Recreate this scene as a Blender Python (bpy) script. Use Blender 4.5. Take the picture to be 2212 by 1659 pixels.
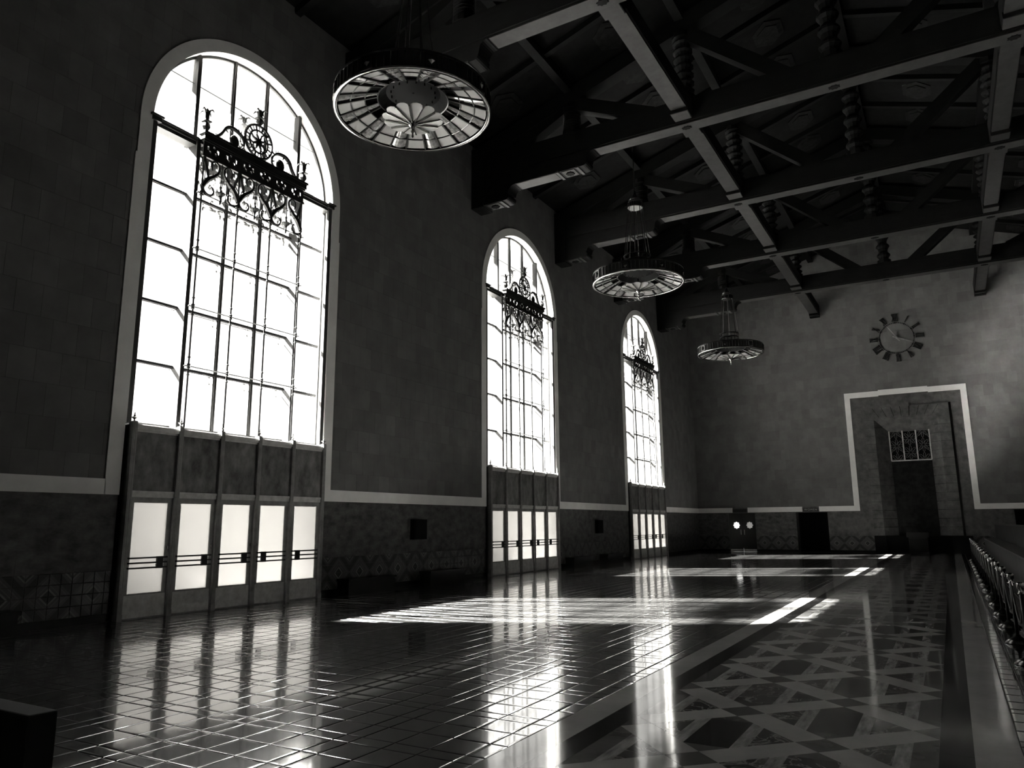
import bpy, math, random
from mathutils import Vector, Matrix
random.seed(7)
S = bpy.context.scene
for o in list(bpy.data.objects): bpy.data.objects.remove(o, do_unlink=True)
COL = S.collection
PI = math.pi

# ------------------------------------------------------------------ camera
R = [[0.8645070, 0.1004674, 0.4924773], [0.5025570, -0.1571688, -0.8501379], [-0.0080091, 0.9824481, -0.1863642]]
cd = bpy.data.cameras.new('camera'); cam = bpy.data.objects.new('camera', cd); COL.objects.link(cam)
cd.sensor_fit = 'HORIZONTAL'; cd.sensor_width = 36.0; cd.lens = 1604.49 / 2212 * 36
cd.clip_start = 0.05; cd.clip_end = 400
cam.matrix_world = Matrix(((R[0][0], R[0][1], R[0][2], 0), (R[1][0], R[1][1], R[1][2], 0), (R[2][0], R[2][1], R[2][2], 1.8), (0, 0, 0, 1)))
S.camera = cam

# ------------------------------------------------------------------ sky, sun, exposure
SKY = 0.82
SUN = 165.0
W = bpy.data.worlds.new('sky'); S.world = W; W.use_nodes = True
bg = W.node_tree.nodes['Background']; bg.inputs[0].default_value = (1.0, 0.99, 0.97, 1); bg.inputs[1].default_value = SKY
sl = bpy.data.lights.new('sun', 'SUN'); sl.energy = SUN; sl.angle = 0.03; sl.color = (1.0, 0.99, 0.965)
so = bpy.data.objects.new('sun', sl); COL.objects.link(so); so.location = (-40, -10, 40)
so.rotation_euler = Vector((1, 0.44, -1.01)).to_track_quat('-Z', 'Y').to_euler()
S.view_settings.view_transform = 'Standard'; S.view_settings.look = 'None'
cy = S.cycles; cy.max_bounces = 6; cy.diffuse_bounces = 3; cy.glossy_bounces = 3; cy.transmission_bounces = 3; cy.transparent_max_bounces = 16; cy.blur_glossy = 0.0; cy.sample_clamp_indirect = 200; cy.adaptive_threshold = 0.025; cy.use_light_tree = False
S.view_settings.gamma = 1; S.view_settings.use_curve_mapping = False; S.view_settings.exposure = 1.12

# ------------------------------------------------------------------ main dimensions
XW, XR, XF = -14.459, 11.02, -14.28        # left wall face, right wall, door screen front
YB, YF = -8.0, 49.557                      # back wall, far wall
PER, YC = 13.9155, 11.92                   # window spacing, centre of first window
ZS, RA = 10.80, 2.83                       # spring line and radius of the arches
XM = -1.72                                 # centre line of the hall
ZE, SL = 16.1, 0.32                        # eaves and roof pitch
TY = [15.40 + 6.955 * i for i in range(5)] # truss centre lines
WIN = [YC + PER * i for i in range(3)]

# ------------------------------------------------------------------ materials
def G(v): return (v, v * 0.99, v * 0.968, 1)
def mat(name, v, rough=0.7, spec=0.3, metal=0.0, noise=None, bump=None, v2=None):
    m = bpy.data.materials.new(name); m.use_nodes = True; nt = m.node_tree; b = nt.nodes['Principled BSDF']
    b.inputs['Base Color'].default_value = G(v); b.inputs['Roughness'].default_value = rough
    b.inputs['Specular IOR Level'].default_value = spec; b.inputs['Metallic'].default_value = metal
    g = nt.nodes.new('ShaderNodeNewGeometry')
    if noise:
        sc, det, lo, hi = noise[:4]
        n = nt.nodes.new('ShaderNodeTexNoise'); n.inputs['Scale'].default_value = sc; n.inputs['Detail'].default_value = det
        n.inputs['Roughness'].default_value = 0.62
        mp = nt.nodes.new('ShaderNodeMapping'); mp.inputs['Scale'].default_value = noise[4] if len(noise) > 4 else (1, 1, 1)
        nt.links.new(g.outputs['Position'], mp.inputs['Vector']); nt.links.new(mp.outputs[0], n.inputs['Vector'])
        r = nt.nodes.new('ShaderNodeValToRGB'); r.color_ramp.elements[0].position = 0.32; r.color_ramp.elements[1].position = 0.7
        r.color_ramp.elements[0].color = G(lo); r.color_ramp.elements[1].color = G(hi)
        nt.links.new(n.outputs[0], r.inputs[0]); nt.links.new(r.outputs[0], b.inputs['Base Color'])
    if bump:
        sc, st, dist = bump
        n2 = nt.nodes.new('ShaderNodeTexNoise'); n2.inputs['Scale'].default_value = sc; n2.inputs['Detail'].default_value = 2
        nt.links.new(g.outputs['Position'], n2.inputs['Vector'])
        bp = nt.nodes.new('ShaderNodeBump'); bp.inputs['Strength'].default_value = st; bp.inputs['Distance'].default_value = dist
        nt.links.new(n2.outputs[0], bp.inputs['Height']); nt.links.new(bp.outputs[0], b.inputs['Normal'])
    return m

def veined(name, base, vein, rough, scale=3.0, width=0.06):
    m = mat(name, base, rough, 0.2); nt = m.node_tree; b = nt.nodes['Principled BSDF']
    g = nt.nodes.new('ShaderNodeNewGeometry')
    n = nt.nodes.new('ShaderNodeTexNoise'); n.inputs['Scale'].default_value = scale; n.inputs['Detail'].default_value = 6; n.inputs['Distortion'].default_value = 1.6
    nt.links.new(g.outputs['Position'], n.inputs['Vector'])
    r = nt.nodes.new('ShaderNodeValToRGB'); e = r.color_ramp.elements
    e[0].position = 0.0; e[0].color = G(base * 0.7); e[1].position = 1.0; e[1].color = G(base * 1.5)
    for p, c in ((0.5 - width / 2, base), (0.5, vein), (0.5 + width / 2, base * 1.1)):
        k = e.new(p); k.color = G(c)
    nt.links.new(n.outputs[0], r.inputs[0]); nt.links.new(r.outputs[0], b.inputs['Base Color'])
    return m

def pattern_tile(name, axis, c0):
    m = mat(name, 0.05, 0.28, 0.5); nt = m.node_tree; b = nt.nodes['Principled BSDF']
    g = nt.nodes.new('ShaderNodeNewGeometry'); s = nt.nodes.new('ShaderNodeSeparateXYZ'); nt.links.new(g.outputs['Position'], s.inputs[0])
    def M(op, a, bb):
        n = nt.nodes.new('ShaderNodeMath'); n.operation = op
        for i, v in enumerate((a, bb)):
            if v is None: continue
            if isinstance(v, (int, float)): n.inputs[i].default_value = v
            else: nt.links.new(v, n.inputs[i])
        return n.outputs[0]
    u = M('PINGPONG', M('SUBTRACT', s.outputs[axis], c0), 0.4225)
    v = M('ABSOLUTE', M('SUBTRACT', s.outputs['Z'], 0.56), None)
    d = M('ADD', u, v)
    r = nt.nodes.new('ShaderNodeValToRGB'); r.color_ramp.interpolation = 'CONSTANT'; e = r.color_ramp.elements
    e[0].position = 0; e[0].color = G(0.02); e[1].position = 0.125; e[1].color = G(0.27)
    for p, c in ((0.165, 0.08), (0.22, 0.15), (0.25, 0.09), (0.33, 0.13), (0.365, 0.08), (0.43, 0.022), (0.60, 0.08), (0.68, 0.2), (0.72, 0.05), (0.77, 0.2)):
        k = e.new(p); k.color = G(c)
    nt.links.new(d, r.inputs[0])
    nz = nt.nodes.new('ShaderNodeTexNoise'); nz.inputs['Scale'].default_value = 9; nz.inputs['Detail'].default_value = 5
    nt.links.new(g.outputs['Position'], nz.inputs['Vector'])
    mx = nt.nodes.new('ShaderNodeMix'); mx.data_type = 'RGBA'; mx.blend_type = 'MULTIPLY'; mx.inputs[0].default_value = 0.6
    nt.links.new(r.outputs[0], mx.inputs[6]); nt.links.new(nz.outputs[0], mx.inputs[7]); nt.links.new(mx.outputs[2], b.inputs['Base Color'])
    bp = nt.nodes.new('ShaderNodeBump'); bp.inputs['Strength'].default_value = 0.6; bp.inputs['Distance'].default_value = 0.006
    nt.links.new(r.outputs[0], bp.inputs['Height']); nt.links.new(bp.outputs[0], b.inputs['Normal'])
    return m

def glass_clear():
    m = bpy.data.materials.new('dusty_clear_glass'); m.use_nodes = True; nt = m.node_tree
    for n in list(nt.nodes): nt.nodes.remove(n)
    out = nt.nodes.new('ShaderNodeOutputMaterial'); t = nt.nodes.new('ShaderNodeBsdfTransparent'); t.inputs[0].default_value = (0.95, 0.95, 0.94, 1)
    gl = nt.nodes.new('ShaderNodeBsdfGlossy'); gl.inputs['Roughness'].default_value = 0.03
    tr = nt.nodes.new('ShaderNodeBsdfTranslucent'); tr.inputs[0].default_value = (0.95, 0.94, 0.92, 1)
    lw = nt.nodes.new('ShaderNodeLayerWeight'); pw = nt.nodes.new('ShaderNodeMath'); pw.operation = 'POWER'; pw.inputs[1].default_value = 4
    nt.links.new(lw.outputs['Facing'], pw.inputs[0]); fr = nt.nodes.new('ShaderNodeMath'); fr.operation = 'MULTIPLY_ADD'; fr.inputs[1].default_value = 0.35; fr.inputs[2].default_value = 0.03; nt.links.new(pw.outputs[0], fr.inputs[0])
    a = nt.nodes.new('ShaderNodeMixShader'); a.inputs[0].default_value = 0.008
    b = nt.nodes.new('ShaderNodeMixShader')
    nt.links.new(t.outputs[0], a.inputs[1]); nt.links.new(tr.outputs[0], a.inputs[2])
    nt.links.new(fr.outputs[0], b.inputs[0]); nt.links.new(a.outputs[0], b.inputs[1]); nt.links.new(gl.outputs[0], b.inputs[2])
    nt.links.new(b.outputs[0], out.inputs[0])
    return m

def frosted(name, v, refl=0.05):
    m = bpy.data.materials.new(name); m.use_nodes = True; nt = m.node_tree
    for n in list(nt.nodes): nt.nodes.remove(n)
    out = nt.nodes.new('ShaderNodeOutputMaterial'); tr = nt.nodes.new('ShaderNodeBsdfTranslucent'); tr.inputs[0].default_value = G(v)
    gl = nt.nodes.new('ShaderNodeBsdfGlossy'); gl.inputs['Roughness'].default_value = 0.2
    a = nt.nodes.new('ShaderNodeMixShader'); a.inputs[0].default_value = refl
    nt.links.new(tr.outputs[0], a.inputs[1]); nt.links.new(gl.outputs[0], a.inputs[2]); nt.links.new(a.outputs[0], out.inputs[0])
    return m

WV = 0.15
WALLM = [mat('acoustic_block_%d' % i, WV, 0.85, 0.15, noise=(1.6, 6, WV * k * 0.86, WV * k * 1.14), bump=(60, 0.15, 0.004)) for i, k in enumerate((0.91, 0.97, 1.03, 1.10))]
M_RW = mat('light_bounce_plaster', 0.68, 0.9, 0.1)  # tone raised so the unseen right and back walls bounce more light
M_WALL = mat('wall_plaster', WV * 0.7, 0.9, 0.1)
M_TRIM = mat('cream_painted_trim', 0.82, 0.7, 0.2, noise=(2, 5, 0.77, 0.86))
M_WAIN = mat('dark_travertine', 0.09, 0.5, 0.3, noise=(3.2, 9, 0.04, 0.15, (1, 1, 1.6)))
M_PORT = mat('portal_travertine', 0.17, 0.55, 0.3, noise=(2.4, 9, 0.05, 0.14, (1, 1, 1.0)))
M_BLACK = mat('black_marble_base', 0.008, 0.2, 0.4)
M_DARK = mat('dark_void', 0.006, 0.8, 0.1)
M_TB_L = pattern_tile('glazed_pattern_tile_left', 'Y', 15.52)
M_TB_F = pattern_tile('glazed_pattern_tile_far', 'X', -6.10)
M_BRZ = mat('dark_bronze', 0.16, 0.38, 0.5, 0.1, noise=(5, 5, 0.20, 0.34))
M_KICK = mat('worn_bronze_plate', 0.3, 0.42, 0.5, 0.1, noise=(6, 8, 0.45, 0.7))
M_PANEL = mat('aged_panel', 0.1, 0.4, 0.5, noise=(4, 9, 0.06, 0.26, (1, 1, 0.6)))
M_FROST = frosted('frosted_door_glass', 0.37)
M_GLASS = glass_clear()
M_IRON = mat('black_wrought_iron', 0.012, 0.5, 0.4)
M_IRON2 = mat('weathered_grey_iron', 0.03, 0.6, 0.3)
M_FRAME = mat('grey_painted_window_metal', 0.018, 0.5, 0.4)
M_FRAMED = mat('dark_window_mullion', 0.03, 0.5, 0.4)
M_TILE = mat('glazed_quarry_tile', 0.05, 0.17, 0.4, noise=(7, 6, 0.018, 0.038), bump=(3.0, 0.12, 0.012))
b_ = M_TILE.node_tree.nodes['Principled BSDF']; b_.inputs['Coat Weight'].default_value = 1.0; b_.inputs['Coat Roughness'].default_value = 0.055; b_.inputs['Coat IOR'].default_value = 1.9
M_GROUT = mat('pale_grout', 0.12, 0.35, 0.5)
M_MLIGHT = mat('light_polished_marble', 0.38, 0.07, 0.2, noise=(1.5, 5, 0.28, 0.36), bump=(5, 0.04, 0.01))
M_MGREY = mat('grey_polished_marble', 0.12, 0.07, 0.2, noise=(3, 6, 0.075, 0.12), bump=(5, 0.04, 0.01))
M_MSTR = mat('streaked_marble', 0.2, 0.07, 0.2, noise=(5, 8, 0.12, 0.40, (3, 0.6, 1)), bump=(5, 0.04, 0.01))
M_MVEIN = veined('veined_dark_marble', 0.045, 0.26, 0.07)
M_MDARK = mat('banded_dark_marble', 0.05, 0.07, 0.2, noise=(4, 4, 0.002, 0.06, (3, 0.4, 1)), bump=(5, 0.04, 0.01))
M_MBLACK = veined('black_veined_marble', 0.003, 0.04, 0.08, 1.6, 0.02)
M_WOOD = mat('dark_shaded_timber', 0.005, 0.65, 0.15, noise=(2, 6, 0.003, 0.007, (1, 1, 3)))  # own dark wood; on tie beams and purlins it also imitates shaded sides
M_BEAM_LIT = mat('lit_underside_timber', 0.03, 0.6, 0.3, noise=(3, 6, 0.022, 0.038))  # lighter copy of the beam timber, imitating light on the undersides
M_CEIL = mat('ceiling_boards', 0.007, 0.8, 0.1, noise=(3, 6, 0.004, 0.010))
M_MEDAL = mat('painted_ceiling_medallion', 0.013, 0.7, 0.1, noise=(6, 5, 0.006, 0.02))
M_CHR = mat('dark_chrome', 0.45, 0.2, 0.5, 1.0)
M_POST = mat('blackened_steel', 0.10, 0.22, 0.5, 1.0)
M_CHB = mat('black_bronze_drum', 0.014, 0.3, 0.5, 0.3)
M_RIM = mat('polished_rim_metal', 0.25, 0.25, 0.5, 1.0)
M_CHG = mat('opal_glass', 0.17, 0.3, 0.5)
M_CHL = mat('ribbed_lens_glass', 0.1, 0.15, 0.6, noise=(14, 4, 0.04, 0.17))
M_ROPE = mat('dark_velvet_rope', 0.03, 0.6, 0.3)
M_CNT = mat('fluted_counter_wood', 0.022, 0.6, 0.15, noise=(3, 6, 0.015, 0.03, (1, 1, 0.3)))
M_GROUND = mat('courtyard_paving', 0.16, 0.9, 0.1)
M_SUNBLOCK = mat('added_sunblock_stucco', 0.5, 0.9, 0.1)
M_PDOOR = mat('near_black_door_wood', 0.01, 0.7, 0.15, noise=(3, 8, 0.004, 0.022))
M_LET = mat('pale_lettering', 0.4, 0.5, 0.3)

# ------------------------------------------------------------------ mesh helpers
class MB:
    def __init__(s): s.v = []; s.f = []; s.m = []
    def add(s, vs, fs, m=0):
        b = len(s.v); s.v += [tuple(p) for p in vs]; s.f += [tuple(i + b for i in f) for f in fs]; s.m += [m] * len(fs); return s
    def box(s, x0, x1, y0, y1, z0, z1, m=0):
        if x0 > x1: x0, x1 = x1, x0
        if y0 > y1: y0, y1 = y1, y0
        if z0 > z1: z0, z1 = z1, z0
        return s.add([(x0, y0, z0), (x1, y0, z0), (x1, y1, z0), (x0, y1, z0), (x0, y0, z1), (x1, y0, z1), (x1, y1, z1), (x0, y1, z1)],
                     [(0, 3, 2, 1), (4, 5, 6, 7), (0, 1, 5, 4), (1, 2, 6, 5), (2, 3, 7, 6), (3, 0, 4, 7)], m)
    def prism(s, poly, ax, a, b, m=0):
        # poly: 2D points in the plane normal to axis ax (x: (y,z); y: (x,z); z: (x,y)); extruded from a to b
        def P(p, t): return (t, p[0], p[1]) if ax == 'x' else ((p[0], t, p[1]) if ax == 'y' else (p[0], p[1], t))
        n = len(poly); vs = [P(p, a) for p in poly] + [P(p, b) for p in poly]
        fs = [tuple(range(n))[::-1], tuple(range(n, 2 * n))] + [(i, (i + 1) % n, n + (i + 1) % n, n + i) for i in range(n)]
        return s.add(vs, fs, m)
    def beam(s, p, q, w, h, m=0, up=(0, 0, 1)):
        p = Vector(p); q = Vector(q); d = (q - p).normalized(); u = Vector(up); r = d.cross(u).normalized(); u = r.cross(d).normalized()
        vs = []
        for e in (p, q):
            for a, b in ((-1, -1), (1, -1), (1, 1), (-1, 1)): vs.append(e + r * a * w / 2 + u * b * h / 2)
        return s.add(vs, [(0, 1, 2, 3), (7, 6, 5, 4), (0, 4, 5, 1), (1, 5, 6, 2), (2, 6, 7, 3), (3, 7, 4, 0)], m)
    def tube(s, pts, r, n=6, m=0, closed=False):
        pts = [Vector(p) for p in pts]; k = len(pts)
        rr = r if isinstance(r, (list, tuple)) else [r] * k
        ref = None; vs = []
        for i, p in enumerate(pts):
            if closed: d = pts[(i + 1) % k] - pts[i - 1]
            else: d = pts[min(i + 1, k - 1)] - pts[max(i - 1, 0)]
            d.normalize()
            if ref is None: ref = Vector((1, 0, 0)) if abs(d.x) < 0.9 else Vector((0, 1, 0))
            a = d.cross(ref).normalized(); b = a.cross(d).normalized()
            for j in range(n):
                t = 2 * PI * j / n; vs.append(p + (a * math.cos(t) + b * math.sin(t)) * rr[i])
        fs = []
        for i in range(k if closed else k - 1):
            i2 = (i + 1) % k
            for j in range(n): fs.append((i * n + j, i * n + (j + 1) % n, i2 * n + (j + 1) % n, i2 * n + j))
        if not closed: fs += [tuple(range(n))[::-1], tuple(range((k - 1) * n, k * n))]
        return s.add(vs, fs, m)
    def lathe(s, prof, c, n=16, m=0):
        vs = []; fs = []; k = len(prof)
        for r, z in prof:
            for j in range(n):
                t = 2 * PI * j / n; vs.append((c[0] + r * math.cos(t), c[1] + r * math.sin(t), c[2] + z))
        for i in range(k - 1):
            for j in range(n): fs.append((i * n + j, i * n + (j + 1) % n, (i + 1) * n + (j + 1) % n, (i + 1) * n + j))
        fs += [tuple(range(n))[::-1], tuple(range((k - 1) * n, k * n))]
        return s.add(vs, fs, m)
    def mesh(s, name, mats, off=(0, 0, 0), smooth=False):
        me = bpy.data.meshes.new(name)
        me.from_pydata([(a - off[0], b - off[1], c - off[2]) for a, b, c in s.v], [], s.f)
        for mm in (mats if isinstance(mats, (list, tuple)) else [mats]): me.materials.append(mm)
        if any(s.m): me.polygons.foreach_set('material_index', s.m)
        if smooth: me.polygons.foreach_set('use_smooth', [True] * len(me.polygons))
        me.update(); return me
    def build(s, name, mats, parent=None, smooth=False):
        off = root_loc(parent) if parent else (0, 0, 0)
        o = bpy.data.objects.new(name, s.mesh(name, mats, off, smooth)); COL.objects.link(o)
        if parent: o.parent = parent
        return o
def root_loc(o):
    l = Vector(o.location); p = o.parent
    while p: l = l + Vector(p.location); p = p.parent
    return l
def link(name, me, loc, parent):
    o = bpy.data.objects.new(name, me); COL.objects.link(o); o.parent = parent
    o.location = Vector(loc) - root_loc(parent); return o
def tag(o, label, cat, group=None, kind=None):
    o['label'] = label; o['category'] = cat
    if group: o['group'] = group
    if kind: o['kind'] = kind
    return o
def thing(name, loc, label, cat, group=None, kind=None):
    o = bpy.data.objects.new(name, None); COL.objects.link(o); o.location = loc; o.empty_display_size = 0.2
    return tag(o, label, cat, group, kind)
CH = {}
def copy_tree(o, parent=None, delta=(0, 0, 0)):
    c = o.copy(); COL.objects.link(c); c.parent = parent
    if parent is None: c.location = Vector(o.location) + Vector(delta)
    for ch in list(o.children): copy_tree(ch, c)
    return c
def spline(pts, n=6):
    out = []; P = [Vector(p) for p in pts]; P = [P[0] * 2 - P[1]] + P + [P[-1] * 2 - P[-2]]
    for i in range(1, len(P) - 2):
        for j in range(n):
            t = j / n; a, b, c, d = P[i - 1:i + 3]
            out.append(0.5 * ((2 * b) + (c - a) * t + (2 * a - 5 * b + 4 * c - d) * t * t + (3 * b - a - 3 * c + d) * t ** 3))
    out.append(P[-2]); return out
def clip_half(poly, nx, ny, d):
    # keep the side where nx*x + ny*y >= d
    out = []
    for i in range(len(poly)):
        a, b = poly[i], poly[(i + 1) % len(poly)]; da = nx * a[0] + ny * a[1] - d; db = nx * b[0] + ny * b[1] - d
        if da >= 0: out.append(a)
        if (da >= 0) != (db >= 0):
            t = da / (da - db); out.append((a[0] + (b[0] - a[0]) * t, a[1] + (b[1] - a[1]) * t))
    return out
ORD = ['first', 'second', 'third', 'fourth', 'fifth', 'sixth', 'seventh', 'eighth', 'ninth', 'tenth', 'eleventh', 'twelfth', 'thirteenth', 'fourteenth', 'fifteenth', 'sixteenth', 'seventeenth', 'eighteenth']


# ================================================================== STRUCTURE
# ---- outside ground and an added sun-blocking slab
g = MB(); g.box(-90, XW - 0.72, -60, 110, -0.25, -0.05)
tag(g.build('ground', M_GROUND), 'sunlit paved courtyard outside the arched windows', 'ground', kind='structure')

q = MB(); q.box(-19.05, XW - 0.70, YB - 1, YF + 1.5, 16.32, 16.6)  # added out of view to cut the sun through the arch tops
tag(q.build('sun_blocker', M_SUNBLOCK), 'added unseen slab outside the window wall, cutting the high sun', 'sun_blocker', kind='structure')

# ---- floor slab with tile and inlay pieces
FB = MB(); FB.box(XW - 0.72, XR, YB, YF + 0.3, -0.20, -0.006)
floor = FB.build('floor', M_GROUT); tag(floor, 'polished dark tile floor with an inlaid marble carpet down the hall', 'floor', kind='structure')
XT = -3.345                                   # right edge of the quarry tiles
def lines(start, stop, first_half_at, step):
    # alternating rows: three full tiles (0.36) then one half tile (0.18); returns list of (a, b)
    out = []; x = first_half_at; seq = [0.18, 0.36, 0.36, 0.36]
    i = 0
    while (x < stop if step > 0 else x > stop):
        w = seq[i % 4]; out.append((x, x + w) if step > 0 else (x - w, x)); x += w * step; i += 1
    return out
xs = lines(XT, XW + 0.02, XT, -1)
ys = lines(0, 49.4, 3.87 - 1.26 * 3, 1)
def tile_mesh(w, d, gap=0.004):
    vs = []; fs = []
    for ins, z in ((0.0, -0.0055), (0.003, -0.0014), (0.011, -0.0004), (0.03, 0.0)):
        x0, x1, y0, y1 = -w / 2 + gap + ins, w / 2 - gap - ins, -d / 2 + gap + ins, d / 2 - gap - ins
        vs += [(x0, y0, z), (x1, y0, z), (x1, y1, z), (x0, y1, z)]
    for k in range(3):
        for j in range(4): fs.append((4 * k + j, 4 * k + (j + 1) % 4, 4 * k + 4 + (j + 1) % 4, 4 * k + 4 + j))
    fs.append((12, 13, 14, 15)); return vs, fs
tiles = []
for xa, xb in xs:
    for ya, yb in ys:
        if xa < XW + 0.02: xa = XW + 0.02
        tiles.append((xa, xb, ya, yb))
xs2 = []; x = 0.303
for i in range(6):
    w = [0.18, 0.36, 0.36, 0.36][i % 4]; xs2.append((x, x + w)); x += w
for xa, xb in xs2:
    for ya, yb in ys: tiles.append((xa, xb, ya, yb))
RM = [[R[i][j] for i in range(3)] for j in range(3)]
def px(x, y, z):
    q = [RM[i][0] * x + RM[i][1] * y + RM[i][2] * (z - 1.8) for i in range(3)]
    if q[2] > -0.3: return None
    return 1106 - q[0] * 1604.49 / q[2], 829.5 + q[1] * 1604.49 / q[2], -q[2]
def seen(x, y, z, m=30):
    p = px(x, y, z); return p is not None and -m < p[0] < 2212 + m and -m < p[1] < 1659 + m
near = []; far = []
for t in tiles:
    cx, cy = (t[0] + t[1]) / 2, (t[2] + t[3]) / 2
    (near if seen(cx, cy, 0) else far).append((cx * cx + cy * cy, t))
near.sort(); far = [t for d, t in far] + [t for d, t in near[300:]]
TM = {}
def tilt(): return random.gauss(0, 0.0011)
for d, (xa, xb, ya, yb) in near[:300]:
    key = (round(xb - xa, 3), round(yb - ya, 3))
    if key not in TM:
        mb = MB(); mb.add(*tile_mesh(*key)); TM[key] = mb.mesh("tile", M_TILE)
    o = link('tile', TM[key], ((xa + xb) / 2, (ya + yb) / 2, 0), floor); o.rotation_euler = (tilt(), tilt(), 0)
mb = MB()
for xa, xb, ya, yb in far:
    if yb < -4: continue
    vs, fs = tile_mesh(xb - xa, yb - ya); a, b = tilt(), tilt(); cx, cy = (xa + xb) / 2, (ya + yb) / 2
    mb.add([(cx + x, cy + y, z + a * y - b * x) for x, y, z in vs], fs)
o = mb.build('tile_field', M_TILE, floor); o['kind'] = 'stuff'

def slab(poly, m, name, parent, z=0.0, gap=0.0015):
    cx = sum(p[0] for p in poly) / len(poly); cy = sum(p[1] for p in poly) / len(poly)
    q = []
    for a, b in poly:
        L = math.hypot(a - cx, b - cy) or 1; k = max(0.0, 1 - gap * 1.4 / L); q.append((cx + (a - cx) * k, cy + (b - cy) * k))
    mb = MB(); mb.prism(q, 'z', -0.006, z); return mb.build(name, m, parent)
XA, XB = -2.777, -0.265                       # edges of the inlaid carpet
for k in range(19):                           # border bands, long polished slabs
    ya, yb = YB + 3.03 * k, YB + 3.03 * (k + 1)
    slab([(XT + 0.003, ya), (-3.018, ya), (-3.018, yb), (XT + 0.003, yb)], M_MLIGHT, 'border_slab', floor)
    slab([(-3.018, ya), (XA, ya), (XA, yb), (-3.018, yb)], M_MBLACK, 'border_slab', floor)
    slab([(XB, ya), (-0.024, ya), (-0.024, yb), (XB, yb)], M_MBLACK, 'border_slab', floor)
    slab([(-0.024, ya), (0.300, ya), (0.300, yb), (-0.024, yb)], M_MLIGHT, 'border_slab', floor)
# lattice: nodes at (X0 + .84 i, Y0 + .853 j), i + j even
NX0, NY0, NX, NY, HD = -1.94, 6.08, 0.84, 0.852, 0.215
CARPET = []                                   # (poly, material, name)
def inl(poly, m, name):
    p = clip_half(clip_half(poly, 1, 0, XA), -1, 0, -XB)
    if len(p) >= 3: CARPET.append((p, m, name))
for i in range(-1, 3):
    for j in range(-12, 52):
        cx, cy = NX0 + NX * i, NY0 + NY * j
        if cy < YB or cy > YF: continue
        if (i + j) % 2 == 0:                  # crossing square of the bands
            inl([(cx - HD, cy), (cx, cy - HD), (cx + HD, cy), (cx, cy + HD)], M_MGREY, 'inlay_square')
            for sx in (-1, 1):                # the two bands leaving it towards +y
                inl([(cx, cy + HD), (cx + sx * HD, cy), (cx + sx * NX, cy + NY - HD), (cx + sx * (NX - HD), cy + NY)], M_MLIGHT, 'inlay_band')
        else:                                 # diamond field cut into strips
            h = NX - HD; k = (NY - HD) / h; a = 0.19; b = 0.31
            f = lambda u: (h - abs(u)) * k
            inl([(cx - h, cy), (cx - b, cy - f(b)), (cx - b, cy + f(b))], M_MVEIN, 'inlay_triangle')
            inl([(cx + h, cy), (cx + b, cy + f(b)), (cx + b, cy - f(b))], M_MVEIN, 'inlay_triangle')
            inl([(cx - b, cy - f(b)), (cx - a, cy - f(a)), (cx - a, cy + f(a)), (cx - b, cy + f(b))], M_MSTR, 'inlay_strip')
            inl([(cx + a, cy - f(a)), (cx + b, cy - f(b)), (cx + b, cy + f(b)), (cx + a, cy + f(a))], M_MSTR, 'inlay_strip')
            inl([(cx - a, cy - f(a)), (cx + a, cy - f(a)), (cx + a, cy + f(a)), (cx - a, cy + f(a))], (M_MDARK if (j % 3) else M_MVEIN) if XA + 0.5 < cx < XB - 0.5 else M_MGREY, 'inlay_panel')
            inl([(cx - a, cy + f(a)), (cx + a, cy + f(a)), (cx, cy + f(0))], M_MGREY, 'inlay_cap')
            inl([(cx - a, cy - f(a)), (cx, cy - f(0)), (cx + a, cy - f(a))], M_MGREY, 'inlay_cap')
rest = {}
for poly, m, name in CARPET:
    cx = sum(p[0] for p in poly) / len(poly); cy = sum(p[1] for p in poly) / len(poly)
    if seen(cx, cy, 0, 60) and cy < 24: slab(poly, m, name, floor)
    else: rest.setdefault(m.name, (m, []))[1].append(poly)
mats = [v[0] for v in rest.values()]; mb = MB()
for i, (m, polys) in enumerate(rest.values()):
    for p in polys: mb.prism(p, 'z', -0.006, 0.0, i)
o = mb.build('inlay_field', mats, floor); o['kind'] = 'stuff'

# ---- left wall: solid slab with three arched openings
mb = MB(); XB0, XB1 = XW - 0.011, XW - 0.70; ZT = 17.2
edges = [YB - 0.3]
for c in WIN: edges += [c - RA, c + RA]
edges.append(YF + 0.3)
for i in range(0, len(edges), 2): mb.box(XB1, XB0, edges[i], edges[i + 1], -0.2, ZT)
NA = 36
for c in WIN:
    for j in range(NA):
        a0, a1 = PI - PI * j / NA, PI - PI * (j + 1) / NA
        p0 = (c + RA * math.cos(a0), ZS + RA * math.sin(a0)); p1 = (c + RA * math.cos(a1), ZS + RA * math.sin(a1))
        mb.prism([p0, p1, (p1[0], ZT), (p0[0], ZT)], 'x', XB1, XB0)
wall_left = mb.build('wall_left', M_WALL); tag(wall_left, 'tall dark block wall pierced by three arched windows', 'wall', kind='structure')

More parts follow.
